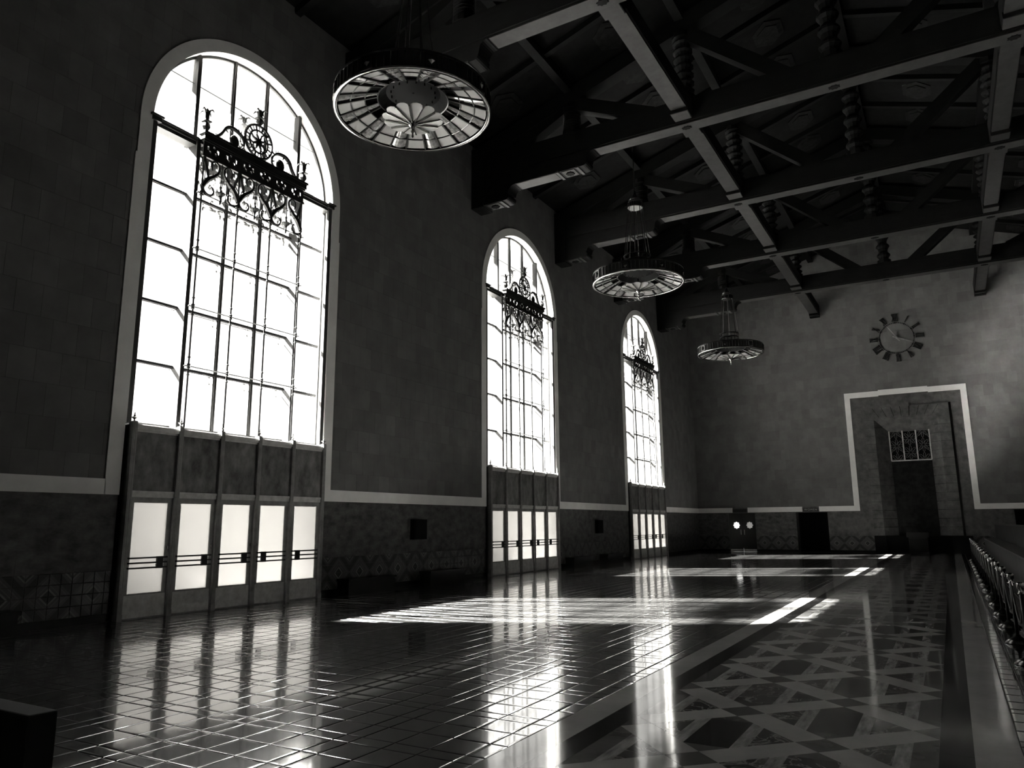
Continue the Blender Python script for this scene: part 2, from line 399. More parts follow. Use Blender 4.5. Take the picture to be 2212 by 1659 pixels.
# ---- far wall with openings for the portal and three doorways
mb = MB(); yb0, yb1 = YF + 0.011, YF + 0.9
PX0, PX1, PZ = -3.43, -0.03, 7.86             # portal opening
DOORS = [(-12.50, -10.82, 2.42), (-8.32, -6.49, 2.42), (3.06, 4.90, 2.42)]
cols = sorted([XW - 0.7, XR + 0.5, PX0, PX1] + [v for d in DOORS for v in d[:2]])
for a, b in zip(cols, cols[1:]):
    m = (a + b) / 2; z0 = -0.2
    if PX0 < m < PX1: z0 = PZ
    for d in DOORS:
        if d[0] < m < d[1]: z0 = d[2]
    mb.box(a, b, yb0, yb1, z0, 21)
wall_far = mb.build('wall_far', M_WALL); tag(wall_far, 'high block end wall carrying a clock above the stone portal', 'wall', kind='structure')
mb = MB(); mb.box(XR, XR + 0.5, YB - 0.3, YF + 0.5, -0.2, 17.2)
tag(mb.build('wall_right', M_RW), 'long block wall on the ticket counter side', 'wall', kind='structure')
mb = MB(); mb.box(XW - 0.7, XR + 0.5, YB - 0.5, YB, -0.2, 21)
tag(mb.build('wall_back', M_RW), 'end wall behind the viewpoint', 'wall', kind='structure')

# ---- facing blocks, wainscot slabs and patterned tiles of both walls
BWd, BHt = 0.48, 0.622
def facing(wall, rects, to_world, normal_axis, front, clipper, seenf):
    # rects: (u0,u1,v0,v1,mat index); 300 largest in view are parts, the rest one stuff mesh
    items = []
    for u0, u1, v0, v1, mi in rects:
        poly = clipper([(u0 + .0018, v0 + .0018), (u1 - .0018, v0 + .0018), (u1 - .0018, v1 - .0018), (u0 + .0018, v1 - .0018)])
        if len(poly) < 3: continue
        cu = sum(p[0] for p in poly) / len(poly); cv = sum(p[1] for p in poly) / len(poly); w = to_world(cu, cv)
        p = px(*w); vis = seenf(*w); sc = (1.0 / p[2]) if (p and vis) else 0
        items.append((-sc, cu, cv, poly, mi))
    items.sort(key=lambda t: t[0])
    cache = {}
    for n, (sc, cu, cv, poly, mi) in enumerate(items[:300]):
        if sc == 0: items = items[:n] + items[n:]; break
        rel = tuple((round(a - cu, 3), round(b - cv, 3)) for a, b in poly); key = (rel, mi)
        if key not in cache:
            q = MB(); q.prism(rel, normal_axis, 0.0, front); cache[key] = q.mesh('wall_block', WALLM[mi])
        link('wall_block', cache[key], to_world(cu, cv), wall)
    k = 300 if len([1 for t in items if t[0] < 0]) >= 300 else len([1 for t in items if t[0] < 0])
    q = MB()
    for sc, cu, cv, poly, mi in items[k:]:
        w = to_world(0, 0); base = w[0] if normal_axis == 'x' else w[1]
        q.prism(poly, normal_axis, base, base + front, mi)
    if q.f:
        o = q.build('wall_block_field', WALLM, wall); o['kind'] = 'stuff'
def courses(u0, u1, v0, v1):
    out = []; v = v0; r = 0; rnd = random.Random(3)
    while v < v1:
        u = u0 - (BWd / 2 if r % 2 else 0); vt = min(v + BHt, v1)
        while u < u1:
            a, b = max(u, u0), min(u + BWd, u1)
            if b - a > 0.05: out.append((a, b, v, vt, rnd.choice((0, 1, 1, 2, 2, 3))))
            u += BWd
        v += BHt; r += 1
    return out
def clip_left(poly):
    cu = sum(p[0] for p in poly) / 4; cv = sum(p[1] for p in poly) / 4
    for c in WIN:
        if abs(cu - c) < RA + 0.9 and cv < ZS + RA + 0.9:
            if cv < ZS - 0.3: s_ = 1 if cu > c else -1; poly = clip_half(poly, s_, 0, s_ * c + RA + 0.12)
            else:
                dx, dz = cu - c, max(cv - ZS, 0.0); L = math.hypot(dx, dz) or 1; nx_, nz_ = dx / L, dz / L
                poly = clip_half(poly, nx_, nz_, nx_ * c + nz_ * ZS + RA + 0.12)
        if len(poly) < 3: return []
    return poly
lr = [r_ for r_ in courses(4.6, YF, 2.62, 16.9)]
facing(wall_left, lr, lambda u, v: (XW - 0.012, u, v), 'x', 0.012, clip_left, lambda x, y, z: seen(x, y, z, 10))
def clip_far(poly):
    cu = sum(p[0] for p in poly) / 4; cv = sum(p[1] for p in poly) / 4
    if -4.8 < cu < 1.36:
        if cv < 9.2: return [] if -4.6 < cu < 1.1 else (clip_half(poly, -1, 0, 4.8) if cu < XM else clip_half(poly, 1, 0, 1.36))
        return clip_half(poly, 0, 1, 9.46)
    return poly
fr = courses(XW, 5.2, 2.62, 15.9) + courses(XW, 5.2, 15.9, 20.2)
facing(wall_far, fr, lambda u, v: (u, YF + 0.012, v), 'y', -0.012, clip_far, lambda x, y, z: seen(x, y, z, 10))

def rows_of(u0, u1, zs, w, off=True):
    out = []
    for r_, (a, b) in enumerate(zip(zs, zs[1:])):
        n = max(1, round((u1 - u0) / w)); s_ = (u1 - u0) / n
        cuts = [u0 + s_ * i for i in range(n + 1)]
        if off and r_ % 2 and n > 1: cuts = [u0] + [u0 + s_ * (i + .5) for i in range(n)] + [u1]
        out += [(p, q, a, b) for p, q in zip(cuts, cuts[1:])]
    return out
spans_l = [(4.6, WIN[0] - RA)] + [(WIN[i] + RA, WIN[i + 1] - RA) for i in range(2)] + [(WIN[2] + RA, YF)]
spans_f = [(XW, DOORS[0][0]), (DOORS[0][1], DOORS[1][0]), (DOORS[1][1], -4.0), (1.0, DOORS[2][0]), (DOORS[2][1], XR)]
for a, b in spans_l:
    for u0, u1, z0, z1 in rows_of(a, b, (0.98, 1.48, 1.97, 2.5), 0.86):
        q = MB(); q.box(XW - 0.012, XW - random.uniform(0, .003), u0 + .002, u1 - .002, z0 + .002, z1 - .002); q.build('wainscot_slab', M_WAIN, wall_left)
    q = MB(); q.box(XW - 0.012, XW + 0.012, a, b, 0, 0.15); q.build('baseboard', M_BLACK, wall_left)
for a, b in spans_f[:4]:
    for u0, u1, z0, z1 in rows_of(a, b, (0.98, 1.48, 1.97, 2.5), 0.8):
        q = MB(); q.box(u0 + .002, u1 - .002, YF + random.uniform(0, .003), YF + 0.012, z0 + .002, z1 - .002); q.build('wainscot_slab', M_WAIN if b < -8 else M_PORT, wall_far)
    q = MB(); q.box(a, b, YF - 0.02, YF + 0.012, 0, 0.15); q.build('baseboard', M_BLACK, wall_far)
TS = 0.2113
def ptile(w, h, axis, m):
    q = MB(); b = 0.006; d = 0.006; x0, x1, y0, y1 = -w / 2 + .004, w / 2 - .004, -h / 2 + .004, h / 2 - .004
    if axis == 'x': f = lambda u, v, n: (n, u, v)
    else: f = lambda u, v, n: (u, -n, v)
    q.add([f(x0, y0, 0), f(x1, y0, 0), f(x1, y1, 0), f(x0, y1, 0), f(x0 + b, y0 + b, d), f(x1 - b, y0 + b, d), f(x1 - b, y1 - b, d), f(x0 + b, y1 - b, d)],
          [(4, 5, 6, 7), (0, 1, 5, 4), (1, 2, 6, 5), (2, 3, 7, 6), (3, 0, 4, 7)])
    return q.mesh('pattern_tile', m)
for wall, spans, ax, m, c0 in ((wall_left, spans_l, 'x', M_TB_L, 15.52), (wall_far, spans_f[:4], 'y', M_TB_F, -6.10)):
    cache = {}; cnt = 0; q = MB()
    for a, b in spans:
        k0 = math.floor((a - c0) / TS)
        for k in range(k0, k0 + 400):
            u0, u1 = max(a, c0 + TS * k), min(b, c0 + TS * (k + 1))
            if c0 + TS * k >= b: break
            if u1 - u0 < 0.03: continue
            for r_ in range(4):
                z0 = 0.15 + 0.2075 * r_; cu, cz = (u0 + u1) / 2, z0 + 0.104
                loc = (XW - 0.008, cu, cz) if ax == 'x' else (cu, YF + 0.008, cz)
                if not seen(*loc): continue
                if cnt < 298:
                    key = round(u1 - u0, 3)
                    if key not in cache: cache[key] = ptile(u1 - u0, 0.2075, ax, m)
                    link('pattern_tile', cache[key], loc, wall); cnt += 1
                else:
                    me = ptile(u1 - u0, 0.2075, ax, m)
                    q.add([(v.co.x + loc[0], v.co.y + loc[1], v.co.z + loc[2]) for v in me.vertices], [tuple(p.vertices) for p in me.polygons]); bpy.data.meshes.remove(me)
    if q.f:
        o = q.build('pattern_tile_field', m, wall); o['kind'] = 'stuff'

# ---- cream trim: bands along the walls, arch surrounds, portal outline
tn = [0]
def trim(mb, label, m=M_TRIM):
    tn[0] += 1; o = mb.build('trim_%d' % tn[0], m); return tag(o, label, 'trim', kind='structure')
ZB, ZTt, XTF = 2.4604, 2.7688, XW + 0.03
bl = ['to the left of the nearest window', 'between the nearest and the middle window', 'between the middle and the farthest window', 'from the farthest window to the corner']
hb = [(4.0, WIN[0] - 3.13), (WIN[0] + 3.13, WIN[1] - 3.13), (WIN[1] + 3.13, WIN[2] - 3.13), (WIN[2] + 3.13, YF)]
for (a, b), t in zip(hb, bl):
    q = MB(); q.box(XW, XTF, a, b, ZB, ZTt); trim(q, 'pale horizontal trim band on the left wall ' + t)
for c, w in zip(WIN, ('nearest', 'middle', 'farthest')):
    q = MB()
    for s_ in (-1, 1):
        q.box(XW, XTF, c + s_ * RA, c + s_ * 3.145, ZB, 9.82)
        q.box(XW, XTF, c + s_ * (RA - 0.02 * 0), c + s_ * 3.11, 9.82, ZS)
    for j in range(NA * 2):
        a0, a1 = PI * j / NA / 2, PI * (j + 1) / NA / 2
        pr = lambda r_, a_: (c + r_ * math.cos(a_), ZS + r_ * math.sin(a_))
        q.prism([pr(RA, a0), pr(3.11, a0), pr(3.11, a1), pr(RA, a1)], 'x', XW, XTF)
        q.prism([pr(RA - 0.02, a0), pr(RA + .002, a0), pr(RA + .002, a1), pr(RA - 0.02, a1)], 'x', XB1, XTF - .004)
    for s_ in (-1, 1): q.box(XB1, XTF - .004, c + s_ * (RA - 0.02), c + s_ * (RA + .002), 3.93, ZS)
    trim(q, 'pale painted arch surround of the %s window' % w)
q = MB(); yf0 = YF - 0.03
for a, b in ((XW, -12.21), (-11.25, -7.92), (-6.94, -4.955)): q.box(a, b, yf0, YF, ZB, ZTt)
trim(q, 'pale horizontal trim band on the end wall left of the portal')
q = MB(); q.box(1.52, XR, yf0, YF, ZB, ZTt); trim(q, 'pale horizontal trim band on the end wall right of the portal')
q = MB()
q.box(-4.955, -4.645, yf0, YF, ZB, 9.61); q.box(1.21, 1.52, yf0, YF, ZB, 9.61)
q.box(-4.645, -3.05, yf0, YF, 9.28, 9.61); q.box(-0.42, 1.21, yf0, YF, 9.28, 9.61); q.box(-3.05, -0.42, yf0 - .01, YF, 9.33, 9.66)
trim(q, 'pale rectangular trim outlining the stone portal')

# ---- ceiling: two boarded slopes with rafters, battens and medallions
mb = MB(); zr = ZE + SL * (XM - XW)
mb.prism([(XW - 0.7, ZE - SL * 0.7), (XM, zr), (XR + 0.6, ZE - SL * 0.7), (XR + 0.6, ZE + 0.6), (XM, zr + 0.8), (XW - 0.7, ZE + 0.6)], 'y', YB - 0.5, YF + 0.8)
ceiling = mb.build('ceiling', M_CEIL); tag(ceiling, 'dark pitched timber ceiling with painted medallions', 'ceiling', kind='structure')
zc = lambda x: ZE + SL * ((x - XW) if x < XM else (XR - x))
bays = [TY[0] - 6.955] + TY + [YF]
for i in range(6):
    y0 = bays[i]; y1 = bays[i + 1]; n = 3
    for k in range(1, n):
        y = y0 + (y1 - y0) * k / n
        for s_ in (-1, 1):
            xa = XW if s_ < 0 else XR
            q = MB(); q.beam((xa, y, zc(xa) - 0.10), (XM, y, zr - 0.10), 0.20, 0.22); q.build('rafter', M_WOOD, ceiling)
    for k in range(n):
        y = y0 + (y1 - y0) * (k + .5) / n
        for xm in (-12.4, -8.3, -4.0, 0.55, 4.9):
            s_ = SL if xm < XM else -SL; q = MB()
            for rad, h in ((0.78, 0.05), (0.52, 0.09)):
                pts = [(rad * .78 * math.cos(a), rad * math.sin(a) * 0.95) for a in [PI / 6 + PI / 3 * t for t in range(6)]]
                top = [(xm + u * 0.95, y + v, zc(xm) + s_ * u * 0.95 - h) for u, v in pts]; bot = [(a, b, c_ + h + .02) for a, b, c_ in top]
                q.add(top + bot, [tuple(range(6)), tuple(range(6, 12))[::-1]] + [(a, a + 6, (a + 1) % 6 + 6, (a + 1) % 6) for a in range(6)])
            q.build('medallion', M_MEDAL, ceiling)
for xm in (-10.36, -6.22, XM, 2.78, 6.92):
    q = MB(); q.box(xm - .15, xm + .15, YB, YF, zc(xm) - 0.34, zc(xm) - 0.02); q.build('batten', M_WOOD, ceiling)
# longitudinal beams between the trusses
def purlin(x, y0, y1, endcap):
    q = MB(); zb = 14.86
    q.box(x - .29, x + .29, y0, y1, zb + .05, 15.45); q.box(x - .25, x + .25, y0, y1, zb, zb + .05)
    for a, b in ((y0, y0 + .55), (y1 - .55, y1)):
        q.box(x - .29, x + .29, a, b, zb - .10, zb + .05)
        q.box(x - .29, x + .29, a + (.06 if a == y0 else .0) , b - (.06 if a != y0 else .0), zb - .13, zb - .10)
    if endcap: q.box(x - .29, x + .29, y1 - .35, y1, zb - .2, zb)
    o = q.build('purlin_beam', M_WOOD, ceiling)
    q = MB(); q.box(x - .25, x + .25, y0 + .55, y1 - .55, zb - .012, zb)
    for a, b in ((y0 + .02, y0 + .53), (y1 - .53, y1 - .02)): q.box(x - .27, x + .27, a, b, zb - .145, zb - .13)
    q.build('lit_soffit_board', M_BEAM_LIT, o)
for x in (-6.22, 2.78):
    ysq = [TY[0] - 6.955] + TY + [YF + 0.3]
    for i in range(6): purlin(x, ysq[i] + 0.30, ysq[i + 1] - 0.30, i == 5)

# ================================================================== ROOF TRUSSES
def make_truss(y):
    t = thing('roof_truss', (XM, y, 14.62), '', 'roof truss', 'timber trusses across the hall')
    h = 0.30
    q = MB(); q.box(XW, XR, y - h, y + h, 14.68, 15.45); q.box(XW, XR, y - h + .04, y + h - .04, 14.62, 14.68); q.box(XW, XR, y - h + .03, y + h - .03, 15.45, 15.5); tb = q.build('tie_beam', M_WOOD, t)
    q = MB(); q.box(-9.4, 2 * XM + 9.4, y - h + .05, y + h - .05, 14.605, 14.62); q.build('lit_soffit_board', M_BEAM_LIT, tb)
    for s_ in (-1, 1):
        X = (lambda x: x) if s_ < 0 else (lambda x: 2 * XM - x)
        def prof(pts): return [(X(a), b) for a, b in pts]
        arc = lambda cx, cz, r_, a0, a1, n=7: [(cx + r_ * math.cos(a0 + (a1 - a0) * i / n), cz + r_ * math.sin(a0 + (a1 - a0) * i / n)) for i in range(n + 1)]
        # long upper corbel with rolled end
        p = [(-14.459, 14.62), (-14.459, 14.10), (-9.98, 14.10)] + arc(-9.86, 14.24, 0.14, -PI / 2, PI / 2 * .9) + arc(-9.45, 14.33, 0.27, PI, PI / 2) + [(-9.45, 14.62)]
        q = MB(); q.prism(prof(p), 'y', y - h + .01, y + h - .01); c = q.build('corbel', M_WOOD, t); q = MB(); q.box(X(-12.55), X(-10.95), y - h + .04, y + h - .04, 14.088, 14.10); q.build('lit_soffit_board', M_BEAM_LIT, c)
        p = [(-14.459, 14.10), (-14.459, 13.57), (-13.12, 13.57)] + arc(-13.0, 13.70, 0.13, -PI / 2, PI / 2 * .9) + arc(-12.62, 13.83, 0.26, PI, PI / 2) + [(-12.62, 14.10)]
        q = MB(); q.prism(prof(p), 'y', y - h + .01, y + h - .01); c2 = q.build('corbel', M_WOOD, t)
        q = MB(); q.box(X(-14.459), X(-13.95), y - h - .05, y + h + .05, 13.50, 15.9); q.build('wall_post', M_WOOD, t)
        for par, xs_, zb in ((c, (-10.86, -10.08), 14.10), (c2, (-13.98, -13.2), 13.57)):
            for xx in xs_:
                q = MB(); q.box(X(xx - .05), X(xx + .05), y - h - .012, y + h + .012, zb - .035, zb + .03); q.build('band', M_BEAM_LIT, par)
            xc = sum(xs_) / 2; q = MB(); q.box(X(xc - .24), X(xc + .24), y - .24, y + .24, zb - .02, zb); q.build('plate', M_BEAM_LIT, par)
            pts = [(X(xc) + (.16 if k % 2 else .12) * math.cos(PI / 8 * k), y + (.16 if k % 2 else .12) * math.sin(PI / 8 * k)) for k in range(16)]
            q = MB(); q.prism(pts, 'z', zb - .055, zb - .015); q.build('rosette', M_DARK, par)
    for xx in (-6.22, XM, 2.78):
        q = MB(); q.prism([(xx + (.17 if k % 2 else .13) * math.cos(PI / 8 * k), y + (.12 if k % 2 else .09) * math.sin(PI / 8 * k)) for k in range(16)], 'z', 14.585, 14.63); q.build('rosette', M_DARK, t)
    # turned posts
    for xx in (-10.36, -6.22, XM, 2.78, 6.92):
        zt = zc(xx) - 0.75; H = zt - 15.5; pr = [(.34, 0), (.34, .18)]
        n = 7; zz = .2
        st = (H - .4) / n
        for k in range(n):
            pr += [(.22, zz + .02), (.25, zz + st * .25), (.33, zz + st * .45), (.33, zz + st * .6), (.25, zz + st * .8), (.21, zz + st * .95)]; zz += st
        pr += [(.34, H - .18), (.34, H)]
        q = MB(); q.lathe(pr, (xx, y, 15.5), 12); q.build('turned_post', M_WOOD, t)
    for s_ in (-1, 1):
        X = (lambda x: x) if s_ < 0 else (lambda x: 2 * XM - x)
        for (xa, za), (xb, zb) in (((-10.25, zc(-10.36) - .75), (-7.30, 15.35)), ((-6.1, zc(-6.22) - .75), (-3.0, 15.35)), ((-10.5, zc(-10.36) - .8), (-13.2, 15.3))):
            q = MB(); q.beam((X(xa), y, za), (X(xb), y, zb), .42, .46); q.build('strut', M_WOOD, t)
        q = MB(); q.beam((X(XW), y, zc(XW) - .48), (XM, y, zr - .48), .54, .56); q.build('principal_rafter', M_WOOD, t)
    return t
tr0 = make_truss(TY[0])
tl = ['nearest timber roof truss, its corbel just behind the nearest chandelier', 'second timber roof truss from the camera, before the middle window',
      'third timber roof truss from the camera, beyond the middle window', 'fourth timber roof truss from the camera, before the farthest window',
      'last timber roof truss, closest to the end wall with the clock']
for i in range(5):
    t = tr0 if i == 0 else copy_tree(tr0, None, (0, 6.955 * i, 0)); t['label'] = tl[i]

# ================================================================== WINDOWS
XG = -14.74
ZR = [3.93, 5.32, 6.70, 8.08, 9.47, 10.80]
def make_window(c):
    t = thing('window_1', (XW, c, 3.93), '', 'window', 'arched windows', 'structure')
    MN = [c - 0.53, c + 0.53]; BG = [c - 1.62, c + 1.62]
    arcz = lambda y, r_=RA - .03: ZS + math.sqrt(max(0.0, r_ * r_ - (y - c) ** 2))
    for y in MN:
        for dx, w in ((0, .035), (.035, .06)):
            pass
        q = MB(); q.box(XG - .05, XG + .05, y - .03, y + .03, 3.93, arcz(y)); q.box(XG - .02, XG + .015, y - .05, y + .05, 3.93, arcz(y)); q.build('mullion', M_FRAME, t)
    for y in BG:
        q = MB(); q.box(XG - .06, -14.46, y - .045, y + .045, 3.93, 10.86); q.box(XG - .06, XG + .12, y - .05, y + .05, 10.86, arcz(y)); q.build('mullion', M_FRAME, t)
        q = MB(); q.box(-14.48, -14.44, y - .05, y + .05, 3.93, 10.82); q.build('mullion_cap', M_FRAMED, t)
    for s_ in (-1, 1):
        q = MB(); q.box(XG - .05, XG + .04, c + s_ * (RA - .06), c + s_ * (RA - .02), 3.93, ZS); q.build('frame_side', M_FRAME, t)
        q = MB(); q.box(-14.53, -14.455, c + s_ * (RA - .14), c + s_ * (RA - .022), 3.93, 10.78); q.build('jamb_strip', M_FRAMED, t)
        # impost ledge on the outer thirds
        a, b = c + s_ * 1.57, c + s_ * (RA - .02)
        q = MB(); q.box(XG - .05, -14.50, a, b, 10.66, 10.74); q.box(XG - .05, -14.46, a, b, 10.74, 10.80); q.box(XG - .05, -14.43, a, b, 10.80, 10.84); q.build('impost', M_FRAMED, t)
        q = MB(); q.box(XG - .05, -14.36, c + s_ * (RA - .24), c + s_ * (RA + .06), 10.82, 10.86); q.box(XG - .05, -14.39, c + s_ * (RA - .20), c + s_ * (RA + .02), 10.72, 10.82); q.build('impost_cap', M_FRAME, t)
        q = MB(); q.box(XG - .05, -14.36, a - s_ * .10, a + s_ * .05, 10.80, 10.86); q.box(XG - .05, -14.40, a - s_ * .08, a + s_ * .03, 10.70, 10.80); q.build('impost_cap', M_FRAME, t)
    for z in ZR[1:5]:
        for a, b in ((c - RA + .1, BG[0] - .045), (BG[0] + .045, BG[1] - .045), (BG[1] + .045, c + RA - .1)):
            q = MB(); q.box(XG - .045, XG + .045, a, b, z - .026, z + .026); q.box(XG - .02, XG + .02, a, b, z - .04, z + .04); q.build('transom', M_FRAME, t)
    q = MB(); q.box(XG - .045, XG + .045, BG[0], BG[1], 10.70, 10.80); q.build('transom', M_FRAME, t)
    q = MB(); q.box(XG - .05, XG + .06, c - RA + .02, c + RA - .02, 3.93, 4.0); q.build('sill', M_FRAME, t)
    q = MB()
    w = math.sqrt((RA - .05) ** 2 - (12.33 - ZS) ** 2); q.box(XG - .01, XG + .01, c - w, c + w, 12.322, 12.338); q.build('glazing_bar', M_FRAMED, t)
    q = MB()
    for j in range(NA * 2):
        a0, a1 = PI * j / NA / 2, PI * (j + 1) / NA / 2
        pr = lambda r_, a_: (c + r_ * math.cos(a_), ZS + r_ * math.sin(a_))
        q.prism([pr(RA - .08, a0), pr(RA - .02, a0), pr(RA - .02, a1), pr(RA - .08, a1)], 'x', XG - .05, XG + .02)
    q.build('arch_frame', M_FRAME, t)
    cols = [c - RA + .05, BG[0], MN[0], MN[1], BG[1], c + RA - .05]
    for i in range(5):
        a, b = cols[i], cols[i + 1]
        for z0, z1 in zip(ZR, ZR[1:]):
            q = MB(); q.box(XG - .003, XG + .003, a, b, z0, z1); q.build('pane', M_GLASS, t)
        r_ = RA - .07; ya = [a + (b - a) * k / 8 for k in range(9)]
        top = [(y, ZS + math.sqrt(max(0.0, r_ * r_ - (y - c) ** 2))) for y in ya]
        lo = [(a, ZS)] + [(y, min(z, 12.33)) for y, z in top] + [(b, ZS)]
        q = MB(); q.prism(lo, 'x', XG - .003, XG + .003); q.build('pane', M_GLASS, t)
        hi = clip_half([(a, 12.33)] + top + [(b, 12.33)], 0, 1, 12.33)
        if len(hi) >= 3 and max(z for y, z in hi) > 12.36:
            q = MB(); q.prism(hi, 'x', XG - .003, XG + .003); q.build('pane', M_GLASS, t)
    return t
w0 = make_window(WIN[0])
wl_ = ['large arched window nearest the camera, glaring white', 'arched window in the middle of the left wall', 'smallest looking arched window, farthest down the left wall']
wins = [w0]
for i in (1, 2): wins.append(copy_tree(w0, None, (0, PER * i, 0)))
for i, w in enumerate(wins): w.name = 'window_%d' % (i + 1); w['label'] = wl_[i]

# unseen canopies added outside to keep direct sun off the door panes
for i, c in enumerate(WIN):
    q = MB(); q.box(-18.6, XB1, c - 3.3, c + 3.3, 3.72, 3.90); q.box(XB1 + 0.001, XG + 0.0, c - RA + .003, c + RA - .003, 3.80, 3.926); 
    for s_ in (-1, 1): q.box(-18.4, XB1, c + s_ * 2.84, c + s_ * 3.2, -0.05, 3.72)
    p = q.build('shade_canopy', M_SUNBLOCK); tag(p, 'added unseen stucco canopy shading the doors of the %s window' % ('nearest', 'middle', 'farthest')[i], 'shade_canopy', kind='structure')

# ================================================================== WROUGHT IRON GRILLES
XI = -14.33
def make_grille(c, x, m, full=True):
    t = thing('window_grille', (x, c, 3.95), '', 'grille')
    V = lambda y, z, dx=0.0: (x + dx, c + y, z)
    RODS = [-1.555, -0.525, 0.505, 1.535]; RODS = [r_ + .01 for r_ in RODS]
    for r_ in RODS:
        q = MB(); q.tube([V(r_, 3.96), V(r_, 10.8)], .021 if full else .018, 6)
        for z in (5.33, 6.71, 8.09, 9.45):
            q.lathe([(.02, -.07), (.045, -.04), (.03, -.015), (.055, 0), (.03, .015), (.045, .04), (.02, .07)], V(r_, z), 8); q.lathe([(.02, 0), (.034, .015), (.034, .035), (.02, .05)], V(r_, z + .18), 8); q.lathe([(.02, 0), (.034, .015), (.034, .035), (.02, .05)], V(r_, z - .22), 8)
        q.build('rod', m, t)
    for z in (5.33, 6.71, 8.09, 9.45):
        q = MB(); q.tube([V(-1.66, z), V(1.66, z)], .0135, 6)
        for s_ in (-1, 1): q.tube([V(s_ * 1.62, z), V(s_ * 1.62, z, -.15 if full else .15)], .012, 5)
        q.build('crossbar', m, t)
    # pierced frieze and beam
    q = MB(); holes = {(2, 4), (2, 3), (3, 2), (5, 5), (6, 2), (7, 4), (7, 3)}
    y0, y1, z0, z1 = -1.58, 1.58, 10.42, 10.78; mw = (y1 - y0) / 6
    for k in range(6):
        for cx in range(10):
            for cz in range(7):
                hx = cx if k % 2 == 0 else 9 - cx
                if (hx, cz) in holes: continue
                a = y0 + mw * (k + cx / 10); b = z0 + (z1 - z0) * cz / 7
                q.box(x - .012, x + .012, c + a, c + a + mw / 10, b, b + (z1 - z0) / 7)
    q.build('pierced_frieze', m, t)
    q = MB(); q.box(x - .10, x + .08, c - 1.62, c + 1.62, 10.80, 10.93); q.box(x - .12, x + .11, c - 1.65, c + 1.65, 10.93, 10.985); q.box(x - .06, x + .05, c - 1.6, c + 1.6, 10.76, 10.80); q.box(x - .03, x + .03, c - 1.6, c + 1.6, 10.38, 10.43); q.build('beam', m, t)
    # lattice of scrolls
    for k in range(3):
        u0, W_ = RODS[k], RODS[k + 1] - RODS[k]
        for mir in (0, 1):
            U = (lambda u: u0 + u) if not mir else (lambda u: u0 + W_ - u)
            A = [(0, 9.62), (.13, 9.84), (.30, 9.98), (.43, 10.14), (.44, 10.28), (.35, 10.37), (.25, 10.33), (.22, 10.22), (.26, 10.12)]
            B = [(0, 9.62), (.04, 9.53), (.14, 9.475), (.25, 9.49), (.315, 9.58), (.29, 9.68), (.22, 9.69)]
            Cc = [(.03, 10.42), (.055, 10.25), (.12, 10.05), (.15, 9.87)]
            q = MB()
            for P_, rr in ((A, [.035, .045, .032, .02, .018, .017, .016, .014, .012]), (B, [.03, .026, .022, .02, .018, .016, .012]), (Cc, [.014, .018, .024, .012])):
                sp = spline([V(U(a), b) for a, b in P_], 5); n = len(sp); r2 = []
                for i in range(n):
                    f = i / (n - 1) * (len(P_) - 1); j = min(int(f), len(P_) - 2); r2.append(rr[j] + (rr[j + 1] - rr[j]) * (f - j))
                q.tube(sp, [v_ * 1.55 for v_ in r2], 5)
            for (a, b, da, db) in ((.10, 9.80, -.05, .07), (.22, 9.92, .05, -.08), (.34, 10.02, .08, -.03), (.30, 9.98, -.03, .08), (.12, 10.05, -.06, .05), (.14, 9.95, .06, .05), (.38, 10.08, .08, .02)):
                q.tube([V(U(a), b), V(U(a + da * .6), b + db * .6), V(U(a + da), b + db)], [.02, .014, .004], 4)
            q.build('scrollwork', m, t)
        q = MB(); yc = u0 + W_ / 2
        q.tube([V(yc, 10.42), V(yc, 9.70)], .012, 6); q.lathe([(.014, -.27), (.03, -.2), (.02, -.14), (.03, -.1), (.05, -.06), (.11, -.01), (.12, .01), (.10, .02), (.04, .04), (.03, .09), (.015, .12), (.03, .16), (.015, .2)], V(yc, 9.63), 10)
        q.lathe([(.012, 0), (.05, .015), (.012, .03)], V(yc, 9.98), 8); q.build('pendant', m, t)
    # cresting scrolls
    for s_ in (-1, 1):
        L = [(-1.50, 11.20), (-1.55, 11.06), (-1.46, 10.995), (-1.30, 11.0), (-1.14, 11.16), (-1.02, 11.36), (-.86, 11.45), (-.68, 11.44), (-.52, 11.36), (-.45, 11.22), (-.47, 11.08), (-.58, 11.00)]
        sp = spline([V(-s_ * a, b) for a, b in L], 5); q = MB(); q.tube(sp, [.026 + .03 * math.sin(PI * min(1, i / len(sp) * 1.15)) for i in range(len(sp))], 6)
        for (a, b, da, db) in ((-1.30, 11.0, .03, .12), (-.86, 11.44, .06, -.12), (-1.02, 11.34, .10, -.07), (-.56, 11.40, .0, .12), (-.50, 11.36, .09, .10), (-.46, 11.15, -.09, .04), (-.62, 11.44, -.03, .1)):
            q.tube([V(-s_ * a, b), V(-s_ * (a + da * .6), b + db * .6), V(-s_ * (a + da), b + db)], [.026, .018, .004], 5)
        q.build('cresting_scroll', m, t)
        q = MB(); n = 16; yc = -s_ * -.735; zc_ = 11.135
        q.tube([V(yc + .115 * math.cos(2 * PI * k / n), zc_ + .145 * math.sin(2 * PI * k / n)) for k in range(n)], .024, 5, closed=True)
        q.prism([(c + yc + .095 * math.cos(2 * PI * k / n), zc_ + .12 * math.sin(2 * PI * k / n)) for k in range(n)], 'x', x - .02, x + .02); q.build('medallion', m, t)
    # skeleton dial
    q = MB(); n = 32; zc_ = 11.47
    for rad, th in ((.44, .034), (.30, .026)): q.tube([V(rad * .98 * math.cos(2 * PI * k / n), zc_ + rad * math.sin(2 * PI * k / n)) for k in range(n)], th, 5, closed=True)
